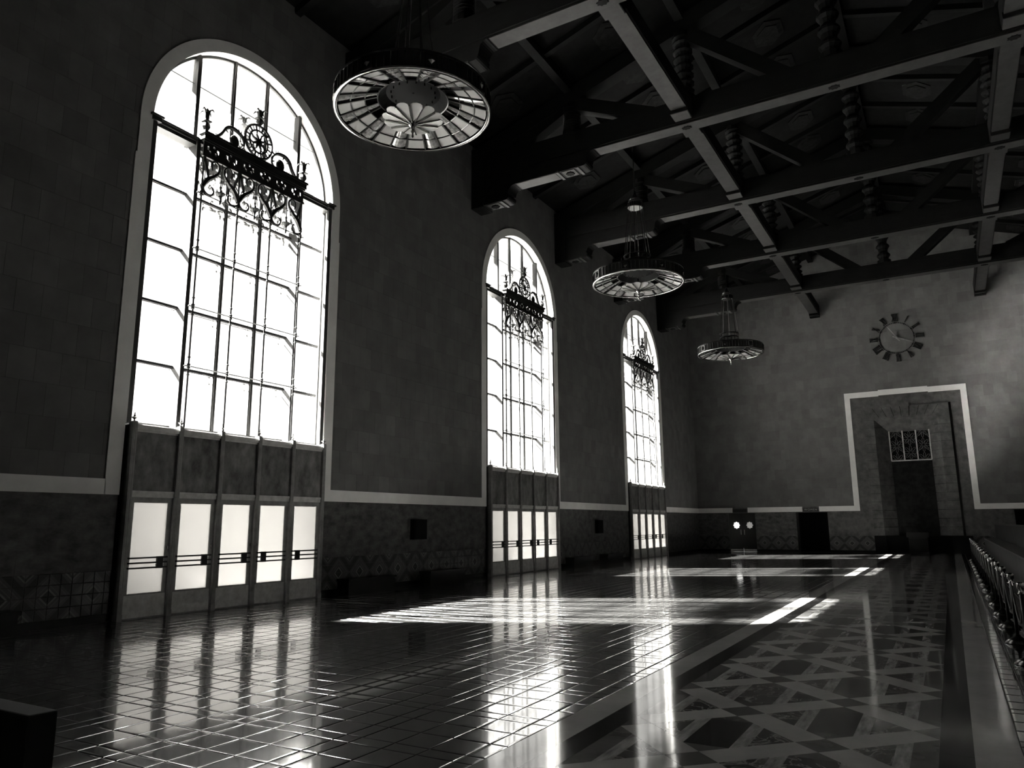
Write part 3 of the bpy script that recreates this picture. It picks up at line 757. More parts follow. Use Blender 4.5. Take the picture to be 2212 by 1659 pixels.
    for k in range(24):
        a = 2 * PI * k / 24; q.tube([V(.30 * math.cos(a), zc_ + .30 * math.sin(a)), V(.44 * math.cos(a), zc_ + .44 * math.sin(a))], .026 if k % 2 else .012, 4)
    for k in range(8):
        a = 2 * PI * k / 8 + .2; q.tube([V(.05 * math.cos(a), zc_ + .05 * math.sin(a)), V(.2 * math.cos(a + .2), zc_ + .2 * math.sin(a + .2)), V(.31 * math.cos(a), zc_ + .31 * math.sin(a))], [.045, .026, .018], 5)
    q.prism([(c + (.11 if k % 2 else .065) * math.cos(2 * PI * k / 16), zc_ + (.13 if k % 2 else .075) * math.sin(2 * PI * k / 16)) for k in range(16)], 'x', x - .03, x + .03)
    for s_ in (-1, 1): q.tube(spline([V(s_ * .05, zc_ - .05), V(s_ * .16, zc_ - .1), V(s_ * .2, zc_ - .2), V(s_ * .1, zc_ - .22)], 4), .02, 5)
    q.build('dial', m, t)
    # finials
    for y, zb, sc in ((-1.555, 11.0, 1.0), (1.54, 11.0, 1.0), (0.0, 11.93, .72)):
        q = MB(); f = sc
        q.lathe([(.03, 0), (.05, .02), (.10, .12 * f), (.085, .2 * f), (.03, .25 * f), (.03, .27 * f), (.06, .30 * f), (.05, .40 * f), (.04, .48 * f), (.045, .56 * f), (.02, .6 * f)], V(y, zb), 8)
        q.box(x - .09, x + .09, c + y - .09, c + y + .09, zb + .255 * f, zb + .28 * f)
        for k in range(4):
            a = PI / 2 * k + .4; e = lambda r_, h: (x + r_ * math.cos(a), c + y + r_ * math.sin(a), zb + h * f)
            q.tube([e(.04, .33), e(.05, .45), e(.08, .54), e(.14, .55), e(.19, .48)], [.03, .028, .024, .02, .006], 5)
        q.build('finial', m, t)
    return t
g0 = make_grille(WIN[0], XI, M_IRON)
go0 = make_grille(WIN[0], -14.96, M_IRON2, False); go0.name = 'outer_grille'
for i in range(3):
    n = ('nearest', 'middle', 'farthest')[i]
    a = g0 if i == 0 else copy_tree(g0, None, (0, PER * i, 0)); a['label'] = 'black wrought iron scrollwork grille in front of the %s arched window' % n; a['group'] = 'iron grilles inside the windows'
    b = go0 if i == 0 else copy_tree(go0, None, (0, PER * i, 0)); b['label'] = 'faint grey grille seen through the glass of the %s arched window' % n; b['group'] = 'grilles outside the windows'

# ================================================================== DOOR SCREENS AND DOORS
PC = [-2.70 + 1.085 * i for i in range(6)]       # post centres relative to the window centre
def make_screen(c):
    t = thing('door_screen', (XF, c, 0), '', 'door screen', 'bronze door screens under the windows')
    for p in PC:
        y = c + p; q = MB(); q.box(XF - .15, XF, y - .052, y + .052, .10, 3.95)
        for d in (-.022, .022): q.box(XF, XF + .006, y + d - .010, y + d + .010, .16, 3.92)
        q.build('post', M_BRZ, t)
        q = MB(); q.box(XF - .155, XF + .008, y - .056, y + .056, 0, .12); q.build('post_foot', M_BRZ, t)
        q = MB(); q.box(XF - .11, XF - .01, y - .05, y + .05, 3.95, 3.97); q.lathe([(.03, 0), (.012, .03), (.05, .065), (.075, .075), (.05, .09), (.02, .10), (.028, .12), (.012, .14), (.014, .16), (.004, .19)], (XF - .06, y, 3.965), 8); q.build('finial', M_CHR, t)
    for i in range(5):
        a, b = c + PC[i] + .052, c + PC[i + 1] - .052
        q = MB(); q.box(XF - .10, XF - .07, a, b, 2.55, 3.76); q.build('panel', M_PANEL, t)
        q = MB(); q.box(XF - .12, XF - .045, a, b, 2.42, 2.50); q.box(XF - .12, XF - .03, a, b, 2.50, 2.55); q.build('door_head', M_KICK, t)
        q = MB(); q.box(XF - .12, XF - .05, a, b, 3.76, 3.80); q.box(XF - .12, XF - .02, a, b, 3.80, 3.86); q.box(XF - .14, XF - .04, a, b, 3.86, 3.90); q.build('cornice', M_KICK, t)
    q = MB(); q.box(XG - .03, XF - .10, c + PC[0], c + PC[5], 3.88, 3.925); q.build('ledge', M_KICK, t)
    for s_ in (-1, 1):
        y = c + s_ * (2.70 + .052); q = MB(); q.box(XW - .3, XF - .10, y - .02 * s_, y - .0, -.012, 3.90); q.box(XW - .30, XW - .2, y, c + s_ * (RA + .01), -.012, 3.92); q.build('side_panel', M_IRON, t)
    return t
s0 = make_screen(WIN[0])
for i in range(3):
    a = s0 if i == 0 else copy_tree(s0, None, (0, PER * i, 0)); a['label'] = 'bronze door screen with six finialed posts under the %s arched window' % ('nearest', 'middle', 'farthest')[i]
def make_door(c, i):
    a, b = c + PC[i] + .056, c + PC[i + 1] - .056; m = (a + b) / 2
    t = thing('door_1', (XF - .09, m, 0), '', 'door', 'glazed bronze doors', 'structure')
    x0, x1 = XF - .115, XF - .065
    g0_, g1_ = a + .10, b - .10
    for y0, y1 in ((a, g0_), (g1_, b)):
        q = MB(); q.box(x0, x1, y0, y1, .0, 2.425); q.build('stile', M_BRZ, t)
    q = MB(); q.box(x0, x1, g0_, g1_, 2.31, 2.425); q.build('top_rail', M_BRZ, t)
    q = MB(); q.box(x0, x1, g0_, g1_, .0, .50); q.build('bottom_rail', M_BRZ, t)
    q = MB(); q.box(x1, x1 + .008, a + .02, b - .02, .03, .47); q.build('kick_plate', M_KICK, t)
    q = MB(); q.box((x0 + x1) / 2 - .004, (x0 + x1) / 2 + .004, g0_, g1_, .50, 2.31); q.build('pane', M_FROST, t)
    for z in (1.0, 1.1, 1.2):
        q = MB(); q.box(x1 + .03, x1 + .055, g0_ - .04, g1_ + .04, z - .016, z + .016)
        for y in (g0_ - .03, g1_ + .03): q.box(x1, x1 + .05, y - .012, y + .012, z - .016, z + .016)
        q.build('push_bar', M_IRON, t)
    yb = g1_ - .20 if i < 3 else g0_ + .06
    q = MB(); q.box(x1 + .02, x1 + .06, yb, yb + .14, .98, 1.22); q.build('push_plate', M_IRON, t)
    q = MB(); q.lathe([(.018, 0), (.018, .012), (.008, .02)], (0, 0, 0), 8); 
    yl = b - .04 if i < 3 else a + .04
    q = MB(); q.box(x1, x1 + .012, yl - .015, yl + .015, 1.36, 1.42); q.build('lock', M_CHR, t)
    return t
dn = 0
for i in range(5):
    d0 = make_door(WIN[0], i)
    for k in range(3):
        d = d0 if k == 0 else copy_tree(d0, None, (0, PER * k, 0)); dn += 1; d.name = 'door_%d' % (k * 5 + i + 1)
        d['label'] = '%s glazed door from the left under the %s arched window' % (ORD[i], ('nearest', 'middle', 'farthest')[k])

# ================================================================== CHANDELIERS
CX, CZ, CR = -9.38, 10.75, 1.70
def make_chandelier(y):
    t = thing('chandelier', (CX, y, CZ), '', 'chandelier', 'drum chandeliers')
    P = lambda r_, a, z: (CX + r_ * math.cos(a), y + r_ * math.sin(a), CZ + z)
    def ringmesh(prof, n=64):
        q = MB(); k = len(prof); vs = []; fs = []
        for r_, z in prof:
            for j in range(n): vs.append(P(r_, 2 * PI * j / n, z))
        for i in range(k):
            for j in range(n): fs.append((i * n + j, i * n + (j + 1) % n, ((i + 1) % k) * n + (j + 1) % n, ((i + 1) % k) * n + j))
        return q.add(vs, fs)
    ringmesh([(CR, .03), (CR, .40), (CR - .03, .40), (CR - .03, .03)]).build('drum', M_CHB, t)
    ringmesh([(CR + .02, 0), (CR + .025, .04), (CR - .0, .05), (CR - .06, .03), (CR - .06, 0)]).build('rim', M_RIM, t, True)
    ringmesh([(CR + .015, .37), (CR + .015, .42), (CR - .05, .42), (CR - .05, .37)]).build('top_rim', M_CHB, t)
    q = MB(); 
    n = 64; vs = [P(CR - .03, 2 * PI * j / n, .385) for j in range(n)] + [P(.45, 2 * PI * j / n, .62) for j in range(n)] + [P(CR - .03, 2 * PI * j / n, .40) for j in range(n)] + [P(.45, 2 * PI * j / n, .64) for j in range(n)]
    fs = [(j, (j + 1) % n, n + (j + 1) % n, n + j) for j in range(n)] + [(2 * n + j, 3 * n + j, 3 * n + (j + 1) % n, 2 * n + (j + 1) % n) for j in range(n)]
    q.add(vs, fs); q.build('top_cover', M_CHB, t)
    # flutes and plaques round the drum
    q = MB()
    for j in range(72):
        if j % 9 in (0, 1): continue
        a = 2 * PI * (j + .5) / 72; q.tube([P(CR + .008, a, .05), P(CR + .008, a, .37)], .016, 5)
    o = q.build('fluting', M_RIM, t); o['kind'] = 'stuff'
    for j in range(8):
        a = 2 * PI * (j * 9 + 1) / 72; T = Vector((-math.sin(a), math.cos(a), 0)); N = Vector((math.cos(a), math.sin(a), 0)); O = Vector(P(CR + .0, a, .21))
        q = MB()
        for (u0, u1, v0, v1) in ((-.14, .14, -.15, -.12), (-.14, .14, .12, .15), (-.14, -.11, -.15, .15), (.11, .14, -.15, .15)):
            pts = [O + T * u + Vector((0, 0, v)) + N * d for d in (0, .03) for u, v in ((u0, v0), (u1, v0), (u1, v1), (u0, v1))]
            q.add(pts, [(0, 1, 2, 3), (4, 7, 6, 5), (0, 4, 5, 1), (1, 5, 6, 2), (2, 6, 7, 3), (3, 7, 4, 0)])
        dm = [O + T * (.07 * math.cos(b)) + Vector((0, 0, .085 * math.sin(b))) + N * .015 for b in [PI / 2 * k for k in range(4)]]; q.add(dm + [O + N * .05], [(0, 1, 4), (1, 2, 4), (2, 3, 4), (3, 0, 4)])
        q.build('plaque', M_RIM, t)
    # underside: twelve opal sectors and twelve ribbed sectors stepping up to a dark throat
    rad = [CR - .07, 1.36, 1.05, .78]; zz = lambda r_: .03 + (CR - .07 - r_) * .34
    half = PI / 12
    for k in range(12):
        a = 2 * PI * k / 12 + .09
        for kind, (a0, a1) in (('opal', (a - half * .50, a + half * .50)), ('lens', (a + half * .60, a + half * 1.40))):
            for i in range(3):
                r0, r1 = rad[i] - .015, rad[i + 1] + .015
                if kind == 'opal':
                    if i == 2: continue
                    am = (a0 + a1) / 2; q = MB(); low = [P(r0, a0, zz(r0)), P(r0, am, zz(r0)), P(r0, a1, zz(r0)), P(r1, a1, zz(r1)), P(r1, am, zz(r1)), P(r1, a0, zz(r1))]
                    q.add(low + [(x, yy, z + .012) for x, yy, z in low], [(0, 1, 2, 3, 4, 5), (11, 10, 9, 8, 7, 6)] + [(j, 6 + j, 6 + (j + 1) % 6, (j + 1) % 6) for j in range(6)]); q.build('opal_pane', M_CHG, t)
                else:
                    q = MB(); nb = 5; vs = []
                    for j in range(nb + 1):
                        aa = a0 + (a1 - a0) * j / nb; bul = -.05 * math.sin(PI * j / nb)
                        vs += [P(r0, aa, zz(r0) + bul + .03), P(r1, aa, zz(r1) + bul + .03)]
                    m_ = len(vs); vs += [(x, yy, z + .012) for x, yy, z in vs]
                    q.add(vs, [(2 * j, 2 * j + 2, 2 * j + 3, 2 * j + 1) for j in range(nb)] + [(m_ + 2 * j, m_ + 2 * j + 1, m_ + 2 * j + 3, m_ + 2 * j + 2) for j in range(nb)]); q.build('lens_pane', M_CHL, t)
        for s_ in (-1, 1):
            aa = a + s_ * half * .55; q = MB(); q.beam(P(CR - .06, aa, zz(CR - .06)), P(.80, aa, zz(.80)), .035, .06); q.build('rib', M_CHB, t)
    for r_ in rad[1:]:
        q = MB(); q.tube([P(r_, 2 * PI * j / 48, zz(r_)) for j in range(48)], .02, 5, closed=True); q.build('ring', M_CHB, t)
    ringmesh([(.77, zz(.78)), (.60, .48), (.02, .50), (.02, .52), (.62, .52), (.80, zz(.78) + .03)], 32).build('throat', M_DARK, t)
    # twelve scalloped petals and the pendant
    for k in range(12):
        a = 2 * PI * (k + .5) / 12; sp = 2 * PI / 12 * .46; q = MB(); pts = [P(.10, a, -.24)]
        pts += [P(.10 + (.46) * f, a - sp * .97 * f ** .0 * (1 if f > .3 else f / .3), -.24 + .09 * f) for f in (.35, .7, 1.0)]
        for j in range(1, 6):
            b = -PI / 2 + PI * j / 6; pts.append(P(.56 + .11 * math.cos(b), a + sp * math.sin(b), -.15 + .02 * math.cos(b)))
        pts += [P(.10 + (.46) * f, a + sp * .97, -.24 + .09 * f) for f in (1.0, .7, .35)]
        n = len(pts); q.add(pts + [(x, yy, z + .012) for x, yy, z in pts], [tuple(range(n)), tuple(range(n, 2 * n))[::-1]] + [(j, n + j, n + (j + 1) % n, (j + 1) % n) for j in range(n)])
        q.build('petal', M_CHG, t)
        a2 = 2 * PI * k / 12; q = MB(); q.beam(P(.06, a2, -.27), P(.60, a2, -.165), .03, .03); q.build('petal_rib', M_RIM, t)
    q = MB(); q.lathe([(.01, -.30), (.03, -.27), (.02, -.2), (.045, -.14), (.025, -.1), (.05, -.05), (.09, -.01), (.11, .02), (.06, .06), (.03, .5)], (CX, y, CZ - .28), 10); q.build('pendant', M_RIM, t)
    # crown ring, suspension rods, canopy and stem
    q = MB()
    for z0 in (.92, 1.12):
        q.tube([P(.49, 2 * PI * j / 32, z0) for j in range(32)], .03, 6, closed=True)
    for j in range(16): q.tube([P(.49, 2 * PI * j / 16, .42), P(.49, 2 * PI * j / 16, 1.12)], .014, 5)
    q.build('crown', M_CHB, t)
    for j in range(8):
        a = 2 * PI * j / 8 + .2; q = MB(); q.tube([P(.49, a, 1.1), P(.27, a, 3.12)], .016, 5); q.build('rod', M_CHR, t)
    q = MB(); q.lathe([(.27, 3.08), (.29, 3.1), (.29, 3.26), (.25, 3.28), (.27, 3.34), (.22, 3.38), (.24, 3.42), (.16, 3.5), (.08, 3.62), (.05, 3.7), (.06, 3.74), (.03, 3.8)], (CX, y, CZ), 20); q.build('canopy', M_CHB, t)
    q = MB(); 
    for j in range(20):
        a = 2 * PI * j / 20; q.tube([P(.294, a, 3.1), P(.294, a, 3.26)], .014, 4)
    q.build('canopy_flutes', M_RIM, t)
    q = MB(); q.tube([P(0, 0, 3.7), (CX, y, zc(CX) - .05)], .022, 6); q.build('stem', M_CHB, t)
    return t
c0_ = make_chandelier(WIN[0])
for i in range(3):
    a = c0_ if i == 0 else copy_tree(c0_, None, (0, PER * i, 0))
    a['label'] = ('large round drum chandelier hanging closest, at the top of the view', 'middle drum chandelier hanging above the farthest window', 'smallest looking drum chandelier, nearest the end wall')[i]

# ================================================================== END WALL: PORTAL, DOORS, CLOCK, SIGNS
YP = YF
t = thing('stone_portal', (XM, YP, 0), 'rusticated stone portal with keystone in the end wall', 'portal')
def blk(x0, x1, z0, z1, d0=.10, m=M_PORT, name='stone_block', back=.012):
    q = MB(); j = random.uniform(-.006, .006); b = .012
    g_ = .008; q.box(x0 + g_, x1 - g_, YP - d0 - j + b, YP + back, z0 + g_, z1 - g_); q.box(x0 + g_ + b, x1 - g_ - b, YP - d0 - j, YP - d0 - j + b, z0 + g_ + b, z1 - g_ - b)
    return q.build(name, m, t)
XO0, XO1 = -3.99, 0.55
hN = 14; zt = 7.86
for k in range(hN):                           # quoins beside the opening
    z0 = 1.0 + (zt - 1.0) * k / hN; z1 = 1.0 + (zt - 1.0) * (k + 1) / hN
    blk(XO0, PX0, z0, z1); blk(PX1, XO1, z0, z1)
for k in range(9):                            # flat arch with flared joints and keystone
    f0, f1 = k / 9, (k + 1) / 9; xt0, xt1 = XO0 + (XO1 - XO0) * f0, XO0 + (XO1 - XO0) * f1; xb0, xb1 = PX0 + (PX1 - PX0) * f0, PX0 + (PX1 - PX0) * f1
    if k == 0: xb0 = XO0
    if k == 8: xb1 = XO1
    top = 8.58 + (.14 if k == 4 else 0); q = MB(); q.prism([(xb0 + .012, zt + .005), (xb1 - .012, zt + .005), (xt1 - .012, top), (xt0 + .012, top)], 'y', YP - (.16 if k == 4 else .10), YP + .012); q.build('voussoir', M_PORT, t)
for a, b, z0, z1 in [(-4.64, XO0, 1.0 + 1.15 * k, 1.0 + 1.15 * (k + 1)) for k in range(7)] + [(XO1, 1.21, 1.0 + 1.15 * k, 1.0 + 1.15 * (k + 1)) for k in range(7)]:
    blk(a, b, z0, min(z1, 9.3), .0)
for k in range(6):
    a = -4.64 + 5.85 / 6 * k; blk(a, a + 5.85 / 6, 8.6, 9.3, .0)
blk(-4.64, XO0, 9.05, 9.28, .0); blk(XO1, 1.21, 9.05, 9.28, .0)
q = MB()
for a, b, z0, z1 in ((XO0 + .01, PX0, 1.0, 8.56), (PX1, XO1 - .01, 1.0, 8.56), (PX0, PX1, 7.87, 8.56)): q.box(a, b, YP - .06, YP + .01, z0, z1)
q.build('mortar', M_DARK, t)
# splayed reveal of the opening
BX0, BX1, BZ, BY = -2.72, -0.60, 7.12, YP + 0.62
for k in range(hN):
    z0 = 1.0 + (zt - 1.0) * k / hN; z1 = 1.0 + (zt - 1.0) * (k + 1) / hN
    for s_ in (-1, 1):
        xf = PX0 if s_ < 0 else PX1; xb = BX0 if s_ < 0 else BX1; e = .05 * s_
        q = MB(); q.prism([(xf, YP - .09), (xf + e * 5, YP - .09), (xb + e * 9, BY), (xb, BY)], 'z', z0 + .009, z1 - .009); q.build('reveal_block', M_PORT, t)
for k in range(5):
    f0, f1 = k / 5, (k + 1) / 5
    a0, a1 = PX0 + (PX1 - PX0) * f0, PX0 + (PX1 - PX0) * f1; b0, b1 = BX0 + (BX1 - BX0) * f0, BX0 + (BX1 - BX0) * f1
    q = MB(); q.add([(a0 + .004, YP - .09, zt), (a1 - .004, YP - .09, zt), (b1 - .004, BY, BZ), (b0 + .004, BY, BZ), (a0 + .004, YP - .09, zt + .12), (a1 - .004, YP - .09, zt + .12), (b1, BY, zt + .12), (b0, BY, zt + .12)],
                    [(0, 3, 2, 1), (4, 5, 6, 7), (0, 1, 5, 4), (1, 2, 6, 5), (2, 3, 7, 6), (3, 0, 4, 7)]); q.build('reveal_block', M_PORT, t)
for a, b in ((-4.0, PX0 + .05), (PX1 - .05, 0.98)):
    q = MB(); q.box(a, b, YP - .14, YP + .7, 0, 1.0); q.build('plinth', M_DARK, t)
q = MB(); q.box(XO1 - .02, XO1 + .10, YP - .03, YP, 1.0, 8.6); q.build('edge_shadow_strip', M_BLACK, t)  # black strip standing in for the shadow beside the right quoins
# tall dark door leaves and transom grille
dl = [(BX0, XM - .004, 'left'), (XM + .004, BX1, 'right')]
for i, (a, b, n) in enumerate(dl):
    d = thing('door_%d' % (16 + i), ((a + b) / 2, BY, 0), '%s leaf of the tall dark door inside the stone portal' % n, 'door', 'portal door leaves', 'structure')
    q = MB(); q.box(a, b, BY - .04, BY + .04, .0, 5.35); q.build('leaf', M_PDOOR, d)
    for z0, z1 in ((1.15, 2.9), (3.05, 5.2)):
        q = MB(); q.box(a + .12, b - .12, BY - .055, BY - .04, z0, z1); q.build('leaf_panel', M_PDOOR, d)
t2 = thing('transom_grille', (XM, BY, 5.4), 'openwork flower pattern grille above the tall portal door', 'grille')
W3 = (BX1 - BX0) / 3
for k in range(4):
    x = BX0 + W3 * k; q = MB(); q.box(x - .035, x + .035, BY - .06, BY + .02, 5.38, BZ + .05); q.build('upright', M_KICK, t2)
q = MB(); q.box(BX0, BX1, BY - .06, BY + .02, 5.35, 5.42); q.build('bottom_rail', M_KICK, t2)
for k in range(3):
    xc = BX0 + W3 * (k + .5)
    zs_ = (5.42 + .43, 5.42 + 1.28) if k == 1 else (5.42, 5.42 + .85, 5.42 + 1.70)
    q = MB()
    for z in zs_:
        for j in range(8):
            a = PI / 4 * j
            pts = []
            for u, v in ((.06, 0), (.16, .05), (.30, .05), (.36, 0), (.30, -.05), (.16, -.05)):
                dx, dz = u * math.cos(a) - v * math.sin(a), u * math.sin(a) + v * math.cos(a)
                pts.append((xc + max(-W3 / 2 + .03, min(W3 / 2 - .03, dx)), BY - .02, max(5.42, min(BZ + .02, z + dz * 1.15))))
            q.tube(pts, .009, 4, closed=True)
    for j in range(2):
        q.tube([(xc - W3 / 2 + .03, BY - .02, 5.42 + .85 * j + .43), (xc, BY - .02, 5.42 + .85 * j + (.86 if k != 1 else .0)), (xc + W3 / 2 - .03, BY - .02, 5.42 + .85 * j + .43)], .008, 4)
    q.build('flower_lattice', M_BRZ, t2)
q = MB(); q.box(PX0 - .15, PX1 + .15, BY + .05, BY + .25, 0, PZ + .3); q.build('dark_backing', M_DARK, t2)
# lectern desk standing before the portal
t = thing('desk', (XM, YP - .75, 0), 'small dark desk standing in front of the portal door', 'desk')
q = MB(); q.box(-2.28, -1.14, YP - 1.0, YP - .45, .92, 1.20); q.build('top', M_BLACK, t)
q = MB(); q.box(-2.18, -1.22, YP - .95, YP - .5, 0.0, .92); q.build('body', M_BLACK, t)
q = MB(); q.box(-2.16, -1.24, YP - .965, YP - .95, .12, .84); q.build('front_panel', mat('dull_desk_panel', .012, .7, .1), t)
t = tag(MB().box(-3.38, -0.05, YP + .02, YP + .10, 0.0, 0.99).build('barrier', M_DARK), 'low black barrier closing the foot of the portal', 'barrier')

# double door with star windows
for i, (a, b, n) in enumerate(((-12.50, -11.665, 'left'), (-11.655, -10.82, 'right'))):
    d = thing('door_%d' % (18 + i), ((a + b) / 2, YF + .1, 0), '%s leaf of the black double door with a star shaped window' % n, 'door', 'star window doors', 'structure')
    xc = (-12.03, -11.20)[i]; zc_ = 1.66; N = 16
    star = [(xc + (.225 if k % 2 == 0 else .175) * math.cos(2 * PI * k / N), zc_ + (.24 if k % 2 == 0 else .185) * math.sin(2 * PI * k / N)) for k in range(N)]
    q = MB(); yd0, yd1 = YF + .06, YF + .11
    # leaf with a star shaped hole: ring of quads from the star to the leaf outline
    def edge(ang):
        dx, dz = math.cos(ang), math.sin(ang); ts = []
        if dx > 1e-6: ts.append((b - xc) / dx)
        if dx < -1e-6: ts.append((a - xc) / dx)
        if dz > 1e-6: ts.append((2.43 - zc_) / dz)
        if dz < -1e-6: ts.append((.0 - zc_) / dz)
        s_ = min(ts); return (xc + dx * s_, zc_ + dz * s_)
    angs = sorted(set([2 * PI * k / N for k in range(N)]) | set([math.atan2(zz_ - zc_, xx_ - xc) % (2 * PI) for xx_ in (a, b) for zz_ in (.0, 2.43)]))
    def starpt(ang):
        k = int(ang / (2 * PI / N)) % N; f = ang / (2 * PI / N) - int(ang / (2 * PI / N)); p0, p1 = star[k], star[(k + 1) % N]; return (p0[0] + (p1[0] - p0[0]) * f, p0[1] + (p1[1] - p0[1]) * f)
    for k in range(len(angs)):
        a0, a1 = angs[k], angs[(k + 1) % len(angs)]
        q.prism([starpt(a0), edge(a0), edge(a1), starpt(a1)], 'y', yd0, yd1)
    q.build('leaf', M_BLACK, d)
    q = MB(); q.prism(star, 'y', YF + .082, YF + .088); q.build('star_pane', M_GLASS if i == 0 else frosted('frosted_star_glass', .45), d)
    xh = b - .10 if i == 0 else a + .10
    q = MB(); q.box(xh - .02, xh + .02, YF + .02, YF + .045, 1.06, 1.38); q.box(xh - .012, xh + .012, YF + .045, YF + .06, 1.08, 1.12); q.box(xh - .012, xh + .012, YF + .045, YF + .06, 1.32, 1.36); q.build('pull_handle', M_KICK, d)
    q = MB(); q.box(a + .03, b - .03, YF + .05, YF + .06, .04, .16); q.build('kick_plate', M_KICK, d)
    if i == 0: q = MB(); q.box(-11.70, -11.62, YF + .11, YF + .13, .22, 2.43); q.build('astragal', M_BLACK, d)
# dark passages behind the other two doorways
for i, (a, b, n) in enumerate(((-8.32, -6.49, 'left of the portal below the lettered sign'), (3.06, 4.90, 'to the right of the portal'))):
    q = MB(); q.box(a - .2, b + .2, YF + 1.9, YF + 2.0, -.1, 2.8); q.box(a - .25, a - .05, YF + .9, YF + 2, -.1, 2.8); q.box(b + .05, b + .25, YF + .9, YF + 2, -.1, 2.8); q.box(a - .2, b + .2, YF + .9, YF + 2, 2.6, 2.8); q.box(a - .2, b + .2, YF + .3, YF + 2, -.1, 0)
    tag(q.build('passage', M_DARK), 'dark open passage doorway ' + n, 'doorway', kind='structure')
# signs
def sign(x0, x1, label, text):
    s_ = thing('door_sign', ((x0 + x1) / 2, YF, 2.6), label, 'sign')
    q = MB(); q.prism([(x0, 2.43), (x1, 2.43), (x1, 2.70), (x1 - .06, 2.76), (x0 + .06, 2.76), (x0, 2.70)], 'y', YF - .05, YF + .012); q.build('frame', M_WAIN, s_)
    q = MB(); q.box(x0 + .05, x1 - .05, YF - .06, YF - .05, 2.47, 2.68); q.build('plate', M_IRON, s_)
    if text:
        cu = bpy.data.curves.new('lettering', 'FONT'); cu.body = text; cu.size = .17; cu.align_x = 'CENTER'; cu.align_y = 'CENTER'; cu.extrude = .004; cu.space_character = 1.25
        tmp = bpy.data.objects.new('tmp', cu); COL.objects.link(tmp); bpy.context.view_layer.update()
        me = bpy.data.meshes.new_from_object(tmp.evaluated_get(bpy.context.evaluated_depsgraph_get())); bpy.data.objects.remove(tmp)
        me.materials.clear(); me.materials.append(M_LET); o = bpy.data.objects.new('lettering', me); COL.objects.link(o); o.parent = s_; o.rotation_euler = (PI / 2, 0, 0); o.location = (0, -.066, -.025)
sign(-12.21, -11.25, 'dark unreadable sign plate above the star window doors', None)
sign(-7.92, -6.94, 'dark sign lettered WOMEN above the open doorway', 'WOMEN')

# clock of loose bronze numerals on the end wall
t = thing('wall_clock', (-1.74, YF, 12.75), 'large clock of separate Roman numerals high on the end wall', 'clock')
ROM = ['XII', 'I', 'II', 'III', 'IIII', 'V', 'VI', 'VII', 'VIII', 'IX', 'X', 'XI']
for h, s_ in enumerate(ROM):
    a = PI / 2 - h * PI / 6; wd = {'I': .085, 'V': .19, 'X': .19}; tot = sum(wd[ch] for ch in s_); u = -tot / 2; q = MB()
    O = Vector((-1.74 + 1.25 * math.cos(a), 0, 12.75 + 1.25 * math.sin(a))); ur = Vector((math.sin(a), 0, -math.cos(a))); vr = Vector((math.cos(a), 0, math.sin(a)))
    H = .21
    def bar(u0, v0, u1, v1, w):
        p = O + ur * u0 + vr * v0; r_ = O + ur * u1 + vr * v1
        q.beam((p.x, YF - .05, p.z), (r_.x, YF - .05, r_.z), w, .05, up=(0, 1, 0))
    for ch in s_:
        m = u + wd[ch] / 2
        if ch == 'I': bar(m, -H, m, H, .05)
        elif ch == 'V': bar(m - .07, H, m, -H, .05); bar(m + .07, H, m, -H, .04)
        else: bar(m - .07, H, m + .07, -H, .05); bar(m + .07, H, m - .07, -H, .04)
        u += wd[ch]
    if len(s_) > 1: bar(-tot / 2, H, tot / 2, H, .03); bar(-tot / 2, -H, tot / 2, -H, .03)
    for v in (-.1, .1):
        p = O + vr * v; q.box(p.x - .012, p.x + .012, YF - .03, YF + .012, p.z - .012, p.z + .012)
    q.build('numeral', M_IRON, t)
q = MB()
for k in range(60):
    a = 2 * PI * k / 60; p = (-1.74 + .94 * math.cos(a), 12.75 + .94 * math.sin(a)); w = .028 if k % 5 else .042; q.box(p[0] - w, p[0] + w, YF - .035, YF, p[1] - w, p[1] + w)
q.build('minute_track', M_IRON, t)
def hand(ang, L, tail, w, y, name):
    a = math.radians(90 - ang); d = Vector((math.cos(a), 0, math.sin(a))); n = Vector((-math.sin(a), 0, math.cos(a))); O = Vector((-1.74, y, 12.75)); q = MB()
    pts = [O - d * tail + n * w * .9, O - d * tail - n * w * .9, O + d * L * .7 - n * w, O + d * L, O + d * L * .7 + n * w]
    q.prism([(p.x, p.z) for p in pts], 'y', y - .012, y + .012); q.build(name, M_BRZ, t)
hand(113, .88, .22, .035, YF - .13, 'hour_hand'); hand(328, .95, .28, .025, YF - .17, 'minute_hand')
q = MB(); q.tube([(-1.74, YF - .2, 12.75), (-1.74, YF, 12.75)], .06, 10); q.build('spindle', M_BRZ, t)

